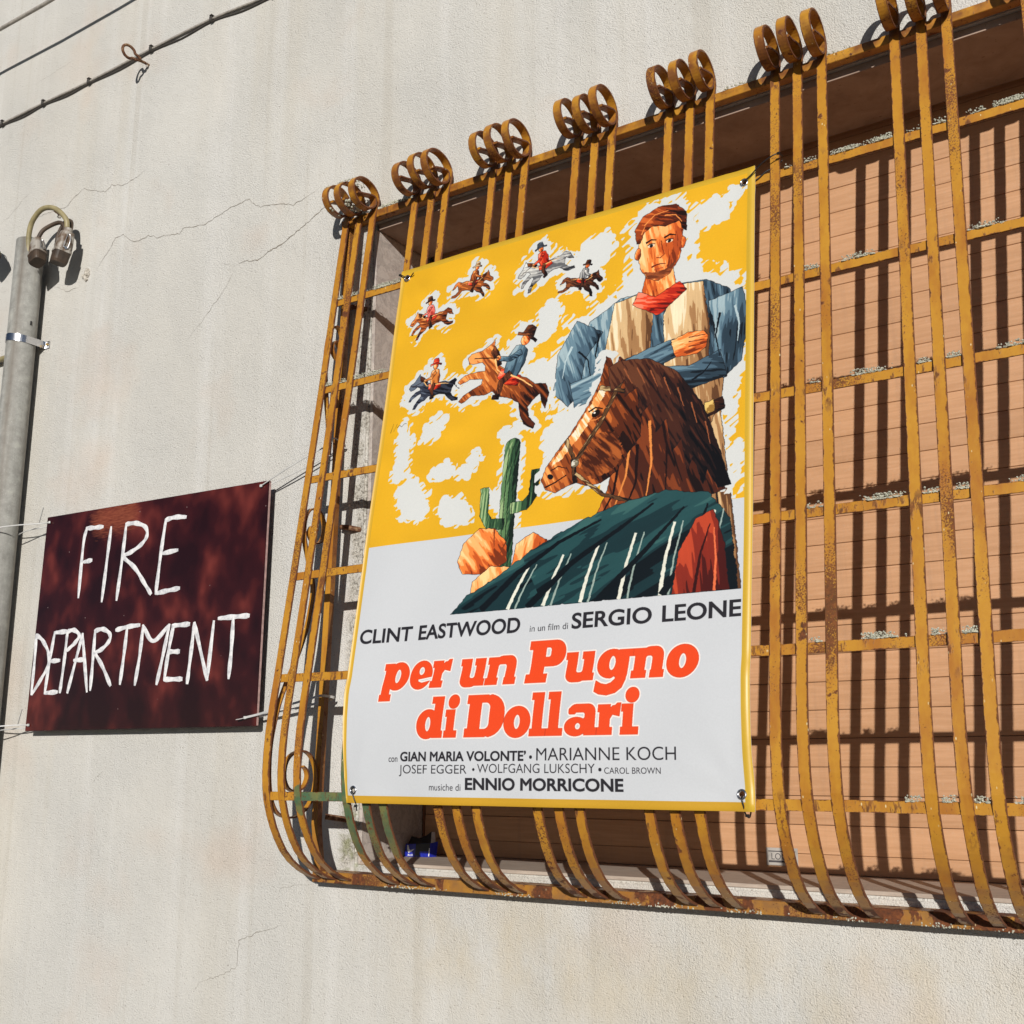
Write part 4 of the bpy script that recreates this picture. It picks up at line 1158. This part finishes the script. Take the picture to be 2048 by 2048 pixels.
rider(530, 120, .82, -.22, False, GREY, REDS, [(24,28,34),(60,66,76),(120,126,132)], 861)
rider(660, 200, .60, .25, True, BRN, GREY, BRN, 891)
rider(180, 420, .86, .06, False, [(22,22,28),(52,56,68),(96,106,120)], [(120,60,26),(206,120,54),(240,180,120)], REDS, 921)
rider(440, 440, 1.55, .52, False, BAY, SLATE, BRN, 951)

# tall cactus in cold greys, a few warm boulders at its foot
cact = rrect(452, 640, 500, 1010, 22)
CG = [(22,34,26),(48,78,52),(92,126,82),(156,180,128)]
halo([cact], 12, 500, 9)
fig(cact, CG, 1.83, 260, 5, 501, (1, 0))
fig(limb([(484,840),(530,836),(552,810),(556,740)], 30, 26), CG, 1.6, 90, 5, 502, (1, 0))
fig(limb([(468,880),(420,874),(402,846),(398,770)], 30, 26), CG, 1.6, 90, 5, 503, (1, 0))
for k in (-1, 0, 1): ln([(476+k*13,1000),(476+k*13,820),(476+k*11,662)], 2.4, 2, (16,26,18))
for k, pg in enumerate([[(330,970),(344,920),(392,884),(440,890),(480,930),(486,984),(430,1012),(350,1006)], [(376,1112),(384,1030),(440,992),(500,1000),(536,1050),(540,1112)], [(500,1004),(512,940),(560,914),(604,940),(612,990),(570,1024)]]):
    fig(pg, SKIN, .8+.4*k, 46, 9, 620+13*k); ln([pg[3], (pg[3][0]+4, pg[3][1]+50)], 5, 2, (120,52,24)); ln([pg[4], (pg[4][0]-20, pg[4][1]+40)], 5, 2, (120,52,24))

# a bay horse looking left over its blanket
head = [(772,500),(758,462),(746,452),(738,492),(728,530),(700,585),(655,655),(610,708),(584,742),(574,774),(588,802),(620,814),(652,802),(680,794),(712,808),(752,808),(792,784),(818,746),(856,700),(860,560),(812,512)]
neck = [(765,505),(832,496),(892,526),(952,586),(1002,676),(1042,776),(1082,868),(700,980),(742,900),(772,830),(790,740),(776,620)]
halo([head + [(1080,870)]], 15, 600, 12)
fig(neck, [(26,14,12),(70,32,20),(124,58,28),(184,96,44)], 1.1, 110, 10, 601, (.9, 0))
for q in ([(800,760),(790,840),(740,930)], [(850,720),(850,820),(820,900)], [(910,640),(930,740),(930,850)]): ln(q, 9, 3, (30,14,12))
for q in ([(830,700),(822,800),(790,890)], [(880,660),(890,770),(880,860)]): ln(q, 8, 3, (222,136,66))
fig(head, BAY, .95, 80, 9, 602, (.9, .3))
fig([(806,520),(800,474),(784,462),(776,500)], BAY[:3], 1, 20, 5, 603)
paint([[(738,534),(704,590),(660,656),(616,712),(600,740),(632,724),(682,664),(730,596),(752,552)]], [(240,150,78),(250,196,130),(240,224,196)], .95, 60, 5, 3, 10, 604)
paint([[(700,700),(744,664),(792,676),(812,740),(780,782),(726,792),(690,764)]], [(70,32,18),(120,58,28),(168,88,40)], .7, 40, 7, 4, 10, 605)
paint([ell(724,612,13,9,18,-.5)], [(16,10,10),(30,18,14)], 0, 9, 9, 1, 9, 606); paint([ell(720,609,3.5,2.5)], [(236,226,214)]*2, 0, 9, 9, .4, 9, 607)
ln([(702,604),(722,594),(744,602)], 5, 3, (30,14,10)); ln([(706,628),(726,630),(742,622)], 4, 2, (220,130,64))
paint([ell(600,768,10,7,14,.6)], [INK, INK], 0, 9, 9, 1, 9, 608); ln([(586,796),(616,786),(648,770)], 5, 3, (34,16,12)); ln([(600,752),(622,742),(650,752)], 4, 2, (60,28,18))
STR = [(30,22,18),(90,60,36),(190,160,112)]
fig(limb([(640,672),(664,720),(676,796)], 11, 11), STR, 1.5, 30, 4, 609); fig(limb([(672,738),(740,640),(796,530)], 11, 11), STR, -.9, 30, 4, 610); fig(limb([(732,540),(770,552),(812,566)], 11, 11), STR, .2, 30, 4, 611)
fig(limb([(676,770),(760,840),(880,880)], 8, 8), STR, .4, 30, 4, 612); fig(ell(671,742,11,11), [(120,110,90),(220,214,196)], 0, 10, 6, 613)
mane = [(752,486),(790,474),(870,486),(950,540),(1018,636),(1062,756),(1096,860),(1064,862),(1036,812),(1026,850),(1000,770),(984,806),(968,720),(944,752),(926,660),(900,694),(880,612),(852,640),(842,560),(806,580),(806,530),(766,560)]
fig(mane, [(12,10,12),(34,20,18),(66,34,24),(98,56,36)], 1.0, 60, 6, 614, (.6, .6))
for k in range(7): ln([(800+k*38, 500+k*k*5.2), (826+k*36, 548+k*k*5.6)], 4, 2, (150,84,50), 615)
rug = [(326,1112),(372,1066),(460,1024),(560,962),(680,910),(800,872),(930,852),(1040,872),(1094,940),(1118,1112)]
fig(rug, TEAL, -.5, 170, 20, 701, (.5, .7), 2.5)
for k in range(6):
    o = 60 + k*104
    a0, a1 = (440+o*1.02, 1112), (500+o*.96, 1020-o*.16)
    for dx, w, cc in ((0, 11, (222,220,204)), (22, 6, (150,166,156))):
        paint([limb([(a0[0]+dx, a0[1]), ((a0[0]+a1[0])/2+dx-6, (a0[1]+a1[1])/2), (a1[0]+dx, a1[1]-10)], w, w*.6)], [cc, cc], 0, 30, 30, 1.2, 14, 720+k)
for q in ([(420,1108),(520,1020),(640,950),(760,905)], [(560,1112),(680,1010),(820,930),(900,880)], [(760,1112),(880,1000),(980,900)], [(930,1112),(1000,1010),(1040,900)]): ln(q, 20, 5, (12,18,22), 745)
fig([(956,1112),(970,1010),(1010,934),(1054,916),(1082,1000),(1096,1112)], [(70,20,16),(130,40,26),(186,68,40)], 1.3, 120, 12, 760)
ln([(1010,1112),(1024,1020),(1046,950)], 9, 3, (50,14,12)); ln([(1060,1112),(1062,1030),(1056,960)], 7, 3, (226,110,66))
# scribbled corner mark
for pts in ([(38,548),(46,520),(50,545),(60,522)], [(60,535),(70,528),(78,535),(88,526),(96,528)]):
    r = raster([limb(pts, 1.6, 1.2)])
    x0, y0, m = r; h, w = m.shape; img[y0:y0+h, x0:x0+w][m] = C8(60, 50, 30)
img[int(1113*SS):, :] = PAPER

# --- lettering
INKC = C8(40, 38, 42)
def put(m, col, alpha=1.):
    x0, y0, k = m; h, w = k.shape
    img[y0:y0+h, x0:x0+w][k] = col
def text_line(s, x0, x1, base, cap, off=0., ref='H'):
    """fit s between x0..x1; cap = height of a capital (or x-height letter in ref)"""
    v, f = text_mesh(s, 1, off); hv, _ = text_mesh(ref, 1, off)
    sy = cap/(hv[:, 1].max()-max(0, hv[:, 1].min())); sx = (x1-x0)/(v[:, 0].max()-v[:, 0].min())
    P = np.stack([(v[:, 0]-v[:, 0].min())*sx + x0, base - v[:, 1]*sy], 1)
    put(raster([P[list(t)] for t in f]), INKC)
text_line('CLINT', 28, 206, 1173, 38, .024)
text_line('EASTWOOD', 228, 545, 1173, 38, .024)
text_line('in un film di', 575, 684, 1175, 16, -.004, 'l')
text_line('SERGIO', 694, 908, 1175, 38, .022)
text_line('LEONE', 934, 1126, 1175, 38, .022)
text_line('con', 171, 200, 1489, 11, .0, 'x')
text_line('GIAN MARIA VOLONTE\u2019', 209, 589, 1487, 23, .028)
text_line('MARIANNE KOCH', 618, 977, 1487, 28.5, -.004)
text_line('JOSEF EGGER', 206, 419, 1518, 21, -.006)
text_line('WOLFGANG LUKSCHY', 450, 774, 1516, 21, -.006)
text_line('CAROL BROWN', 798, 939, 1517, 13.5, -.004)
text_line('musiche di', 306, 402, 1559, 16, -.004, 'l')
text_line('ENNIO MORRICONE', 415, 846, 1556, 28, .03)
for cx, cy, r in ((602, 1479, 4.2), (439, 1508, 3.4), (787, 1508, 4.2)): put(raster([ell(cx, cy, r, r)]), INKC)

# --- the fat slab title, drawn letter by letter
X, CP, S, SF, E = 69., 103., 27., 17., 5.
def rc(a, b, c, d): return [(a, b), (c, b), (c, d), (a, d)]
def glyph(ch, w):
    o = []
    p = lambda q: o.append(('+', q)); mi = lambda q: o.append(('-', q))
    if ch == 'n':
        p(rc(E, 0, E+S, X)); p(rc(0, 0, S+2*E, SF)); p(rc(0, X-SF, E+S, X)); p(rrect(E+S*.6, X*.34, w-E, X+3, 21)); p(rc(w-E-S, 0, w-E, X*.7)); p(rc(w-S-2*E, 0, w, SF))
        mi(rrect(E+S, SF*.2-30, w-E-S, X*.74, 6)); p(rc(0, 0, S+2*E, SF)); p(rc(w-S-1.4*E, 0, w, SF))
    elif ch == 'u':
        p(rc(E, X*.35, E+S, X)); p(rc(0, X-SF, E+S, X)); p(rrect(E, -3, w-E-S*.5, X*.7, 21)); p(rc(w-E-S, 0, w-E, X)); p(rc(w-S-2*E, X-SF, w-E, X)); p(rc(w-E-S, 0, w, SF))
        mi(rrect(E+S, X*.28, w-E-S, X+30, 6)); p(rc(w-S-2*E, X-SF, w-E, X))
    elif ch == 'r':
        p(rc(E, 0, E+S, X)); p(rc(0, 0, S+2.4*E, SF)); p(rc(0, X-SF, E+S, X)); p([(E+S-1, X*.50), (E+S+6, X*.66), (w-2, X*.60), (w, X+3), (w-9, X+3), (w-14, X-2), (E+S+5, X-3), (E+S-1, X*.86)])
    elif ch == 'p':
        p(rc(E, -30, E+S, X)); p(rc(0, -30, S+2.3*E, -30+SF)); p(rc(0, X-SF, E+S, X)); p(ell(w*.585, X*.5, w*.415, X*.54)); mi(ell(w*.575, X*.5, w*.105, X*.27)); p(rc(E, 0, E+S*.98, X))
    elif ch == 'e':
        p(ell(w*.5, X*.5, w*.5, X*.545)); mi(ell(w*.50, X*.655, w*.125, X*.16)); mi([(w*.40, X*.34), (w*.62, X*.37), (w*1.1, X*.44), (w*1.1, X*.30), (w*.80, X*.24), (w*.60, X*.20), (w*.44, X*.25)])
    elif ch == 'g':
        p(ell(w*.42, X*.53, w*.42, X*.50)); p(rc(w-E-S-3, X*.1, w-E-3, X)); p(rc(w-E-S-3, X-SF, w+2, X)); mi(ell(w*.44, X*.55, w*.095, X*.25))
        p([(w-E-S-3, X*.3), (w-E-3, X*.3), (w-E-5, -2), (w*.80, -20), (w*.62, -32), (w*.38, -37), (w*.15, -34), (0, -27), (3, -2), (w*.18, -9), (w*.34, -12), (w*.48, -8), (w*.58, 0), (w*.60, 9)])
        mi([(w*.02, -1.5), (w*.20, -7), (w*.36, -9), (w*.49, -4), (w*.56, 3), (w*.57, 8), (w*.46, 2.5), (w*.34, -1), (w*.2, 0), (w*.04, 4)])
    elif ch == 'o':
        p(ell(w*.5, X*.5, w*.5, X*.55)); mi(ell(w*.5, X*.5, w*.115, X*.255))
    elif ch == 'P':
        p(rc(10, 0, 48, CP)); p(rc(0, 0, 60, 21)); p(rc(0, CP-21, 48, CP)); p(rrect(30, CP*.38, w, CP, 30)); p(rc(30, CP*.38, 60, CP)); mi(rrect(48, CP*.60, 63, CP*.83, 6)); mi(rc(48, CP*.60, 54, CP*.83))
    elif ch == 'D':
        p(rc(8, 0, 46, CP)); p(rc(0, 0, 50, 21)); p(rc(0, CP-21, 50, CP)); p(rrect(30, 0, w, CP, 46)); p(rc(30, 0, 62, CP)); mi(rrect(44, 19, 70, CP-19, 13)); mi(rc(44, 19, 56, CP-19))
    elif ch == 'd':
        p(ell(w*.42, X*.5, w*.42, X*.54)); p(rc(w-E-S, 0, w-E, CP)); p(rc(w-S-3*E, CP-SF, w-E, CP)); p(rc(w-S-E, 0, w, SF)); mi(ell(w*.43, X*.5, w*.10, X*.27)); p(rc(w-E-S*.98, 0, w-E, CP))
    elif ch == 'i':
        p(rc(E, 0, E+S-3, X)); p(rc(0, 0, w, SF)); p(rc(0, X-SF, E+S-3, X)); p(ell(w*.55, CP-14, 17, 17.5))
    elif ch == 'l':
        p(rc(E+2, 0, E+S+2, CP)); p(rc(0, 0, w, SF)); p(rc(0, CP-SF, E+S, CP))
    elif ch == 'a':
        p(rc(w-E-S, 0, w-E, X*.78)); p(rc(w-S-E, 0, w, SF)); p(rrect(w*.10, X*.46, w-E, X+3, 20)); mi(rrect(-9, X*.545, w-E-S, X*.76, 5)); p(rrect(w*.10, X*.70, w*.34, X*.93, 6))
        p(ell(w*.36, X*.29, w*.36, X*.32)); mi(ell(w*.42, X*.30, w*.085, X*.115)); mi([(w*.0, X*.60), (w*.56, X*.63), (w*.56, X*.70), (0, X*.68)])
    return o
TIT = {}
def title(ch, xa, xb, base):
    ops = glyph(ch, (xb-xa))
    tx = lambda q: [(xa + a + .07*b - 2, base - b) for a, b in q]
    box = raster([[(xa-30, base-CP-20), (xb+30, base-CP-20), (xb+30, base+50), (xa-30, base+50)]])
    x0, y0, full = box; M = np.zeros_like(full)
    for sgn, q in ops:
        r = raster([tx(q)])
        if r is None: continue
        a, b, m = r; h, w = m.shape
        ya, xa_ = b-y0, a-x0
        sub = M[ya:ya+h, xa_:xa_+w]
        if sub.shape != m.shape: m = m[:sub.shape[0], :sub.shape[1]]
        if sgn == '+': sub |= m
        else: sub &= ~m
    return x0, y0, M
RED = C8(228, 72, 30)
G = []
for ch, a, b in (('p',127.4,214),('e',218.5,289),('r',288,346),('u',376.5,456),('n',459,548),('P',577,681),('u',685,767),('g',773,862),('n',864,945),('o',949,1028)): G.append(title(ch, a, b, 1303))
for ch, a, b in (('d',256.4,341),('i',346,385),('D',409,522),('o',522,598),('l',597,642),('l',643,689),('a',694,779),('r',780,838),('i',840,885)): G.append(title(ch, a, b, 1430))
for x0, y0, M in G:
    D = dilate(M, 7); h, w = D.shape; R = img[y0:y0+h, x0:x0+w]; R[D] = C8(240, 226, 218)
for x0, y0, M in G:
    D = dilate(M, 1); h, w = D.shape; R = img[y0:y0+h, x0:x0+w]; R[D] = C8(150, 44, 24)
    R[M] = RED
# yellow hem
bw = int(19*SS)
img[:int(15*SS)] = C8(202, 162, 48); img[-int(19*SS):] = BORDER; img[:, -int(21*SS):] = C8(198, 160, 50); img[:, :int(17*SS)] = C8(200, 158, 46)
img = img[:NY//2*2, :NX//2*2]
im = (img[0::2, 0::2] + img[1::2, 0::2] + img[0::2, 1::2] + img[1::2, 1::2])*.25
pix = np.ones((PH, PW, 4), np.float32); pix[..., :3] = im[::-1]
del img, xs, ys
BI = bpy.data.images.new('banner_print', PW, PH)
BI.pixels.foreach_set(np.clip(pix, 0, 1).ravel())
BI.update(); BI.pack()

EYE = [(27, 30), (1120, 40), (1122, 1559), (47, 1561)]
def m_banner(back=False):
    t = NT('vinyl_white_back' if back else 'printed_vinyl'); uv = t.coord('UV')
    tx = t.node('ShaderNodeTexImage'); tx.image = BI; tx.interpolation = 'Linear'; tx.extension = 'EXTEND'; t.l(uv, tx.inputs[0])
    c = t.mix(1.0, tx.outputs[0], t.ramp(t.noise(t.pos(), 260, 2), [(.3, .97), (.7, 1.02)]), 'MULTIPLY')
    t.set((.72, .70, .66) if back else c, .38, 0., .42)
    t.bump(t.noise(t.pos(), 420, 2), .12, .0006)
    # punched eyelet holes
    s = t.sep(uv); hole = None
    for (a, b) in EYE:
        dx = t.math('MULTIPLY', t.math('SUBTRACT', s[0], a/PW), PW); dy = t.math('MULTIPLY', t.math('SUBTRACT', s[1], 1-b/PH), PH)
        d = t.math('SQRT', t.math('ADD', t.math('MULTIPLY', dx, dx), t.math('MULTIPLY', dy, dy)))
        h = t.math('LESS_THAN', d, 6.6); hole = h if hole is None else t.math('MAXIMUM', hole, h)
    tr = t.node('ShaderNodeBsdfTransparent'); mx = t.node('ShaderNodeMixShader')
    t.l(hole, mx.inputs[0]); t.l(t.b.outputs[0], mx.inputs[1]); t.l(tr.outputs[0], mx.inputs[2]); t.l(mx.outputs[0], t.out.inputs[0])
    return t.m
BANNER = m_banner()

_bp = [(-.300,-.20),(-.2965,-.098),(-.2950,-.02),(-.2925,.05),(-.2875,.12),(-.2790,.19),(-.2680,.2267),(-.2190,.5271),(-.1734,.8291),(-.1275,1.1294),(-.0837,1.4334),(-.0760,1.52)]
BZ = [q[1] for q in _bp]; BY = [q[0] for q in _bp]
def sheet(a, b):
    """a, b in mm from the top left corner -> point on the hung sheet"""
    x = -2.052 + a/1000; z = 1.4805 - b/1009
    y = float(np.interp(z, BZ, BY)) - .0105 + .004*math.sin(math.pi*min(1, max(0, b/PH)))*0
    fa, fb = a/PW, b/PH
    y += .0022*math.sin(fa*9+1.3)*math.sin(fb*7+.4) + .0012*math.sin(fa*21+fb*5) + .0015*math.sin(fb*17+2)*(1-fa)
    # pulled-in lower left corner, lifted right edge
    k = max(0, (b-1250)/344)
    x += .022*k**1.7*math.exp(-a/45.) + .002*math.exp(-a/40.)
    y += .012*k**1.5*math.exp(-a/60.)
    x += .004*math.exp(-a/60)*max(0, 1-b/500)
    e = math.exp(-(PW-a)/14.)
    y -= .0012*e*(1+.6*math.sin(b/150.))
    k2 = math.exp(-((a-1122)**2+(b-1559)**2)/9000.); y += .007*k2
    k3 = math.exp(-((a-1120)**2+(b-40)**2)/6000.); y += .003*k3
    x += .006*max(0, (b-1480)/114)*math.exp(-(PW-a)/40.)
    y -= .010*math.exp(-((a-1146)**2+(b-1594)**2)/700.)
    if b > 1500: y -= .0022*math.sin(fa*26)*((b-1500)/94.)
    for (ex, ey) in EYE:      # pull wrinkles running out of each tied corner
        dx, dy = a-ex, b-ey; r = math.hypot(dx, dy)
        if 4 < r < 300: y += .0018*math.sin(math.atan2(dy, dx)*9+ex)*math.exp(-r/90.)*min(1, r/60)
    y += .0012*math.sin((a*.8+b*.35)/37.)*math.exp(-((b-1180)/260.)**2)
    return Vector((x, y, z))
bn = thing('film_banner', 'yellow and white Italian western film banner tied over the left of the cage', 'banner', (-1.477, -.2, -.1))
na, nb = 72, 96
vs = []; fs = []; uvs = []
for side in (0, 1):
    for j in range(nb+1):
        for i in range(na+1):
            p = sheet(PW*i/na, PH*j/nb); vs.append(p + Vector((0, .0016*side, 0))); uvs.append((i/na, 1-j/nb))
W1 = na+1; NV = W1*(nb+1)
for side in (0, 1):
    for j in range(nb):
        for i in range(na):
            q = [side*NV + j*W1+i, side*NV + (j+1)*W1+i, side*NV + (j+1)*W1+i+1, side*NV + j*W1+i+1]
            fs.append(tuple(q if side == 0 else q[::-1]))
nf = len(fs)
for i in range(na):
    for j in (0, nb): a = j*W1+i; fs.append((a, a+1, a+1+NV, a+NV))
for j in range(nb):
    for i in (0, na): a = j*W1+i; fs.append((a, a+W1, a+W1+NV, a+NV))
me = bpy.data.meshes.new('printed_sheet'); me.from_pydata([tuple(v) for v in vs], [], fs); me.update()
ul = me.uv_layers.new(name='UVMap')
for lp_ in me.loops: ul.data[lp_.index].uv = uvs[lp_.vertex_index]
me.materials.append(BANNER); me.materials.append(m_banner(True))
for i, p in enumerate(me.polygons):
    p.material_index = 1 if i >= nf//2 else 0
    p.use_smooth = i < nf
link('printed_sheet', me, bn)
for (a, b) in EYE:
    c = sheet(a, b); du = (sheet(a+8, b)-c).normalized(); dv = (sheet(a, b+8)-c).normalized(); nn = du.cross(dv)
    if nn.y > 0: nn = -nn
    P = [c + nn*.0012 + du*.0092*math.cos(t) + dv*.0092*math.sin(t) for t in [2*math.pi*k/24 for k in range(25)]]
    MB().tube(P, .0026, 8, False).build('eyelet', STEEL, bn, True)
G2 = 'black cable ties holding the banner'
def btie(lab, strands, head):
    o = thing('banner_tie', lab, 'cable tie', tuple(head), G2)
    for s in strands: MB().tube(arc(s, 6), .0017, 8).build('strap', BLACK, o, True)
    MB().cbox(tuple(Vector(head)-Vector((.004, .003, .003))), tuple(Vector(head)+Vector((.004, .003, .003))), .0008).build('lock_head', BLACK, o)
c = sheet(1120, 40)
btie('black tie through the banner upper right eyelet, stretched to the next bar', [
    [c+Vector((-.002,.006,.0)), c+Vector((.002,-.004,.002)), c+Vector((.020,-.006,.012)), (-.880,-.100,1.474), (-.850,-.098,1.488), (-.838,-.090,1.492), (-.834,-.075,1.492)],
    [c+Vector((.002,.006,-.002)), c+Vector((.03,.012,.006)), (-.880,-.075,1.462), (-.852,-.068,1.474), (-.836,-.070,1.484)]], (-.838, -.092, 1.4925))
c = sheet(1122, 1559)
btie('black tie hanging from the banner lower right eyelet', [
    [c+Vector((0,.008,-.002)), c+Vector((.001,-.005,-.006)), c+Vector((.004,-.006,-.022)), c+Vector((.006,.0,-.040)), c+Vector((.010,.012,-.046)), c+Vector((.012,.022,-.02))]], tuple(c+Vector((.008,.004,-.043))))
c = sheet(27, 30)
btie('black tie looped through the banner upper left eyelet', [
    [c+Vector((0,.006,0)), c+Vector((-.004,-.006,.004)), c+Vector((-.020,-.005,.014)), c+Vector((-.034,.004,.020)), c+Vector((-.030,.020,.018)), c+Vector((-.006,.016,.008)), c+Vector((.006,.004,.003)), c+Vector((.022,-.006,.004)), c+Vector((.030,-.008,.009))]], tuple(c+Vector((-.028,-.001,.018))))
c = sheet(47, 1561)
btie('black tie hanging from the banner lower left eyelet', [
    [c+Vector((0,.008,.006)), c+Vector((-.002,-.005,.002)), c+Vector((.006,-.006,-.018)), c+Vector((.012,-.002,-.036)), c+Vector((.010,.004,-.052))]], tuple(c+Vector((.010,-.001,-.040))))
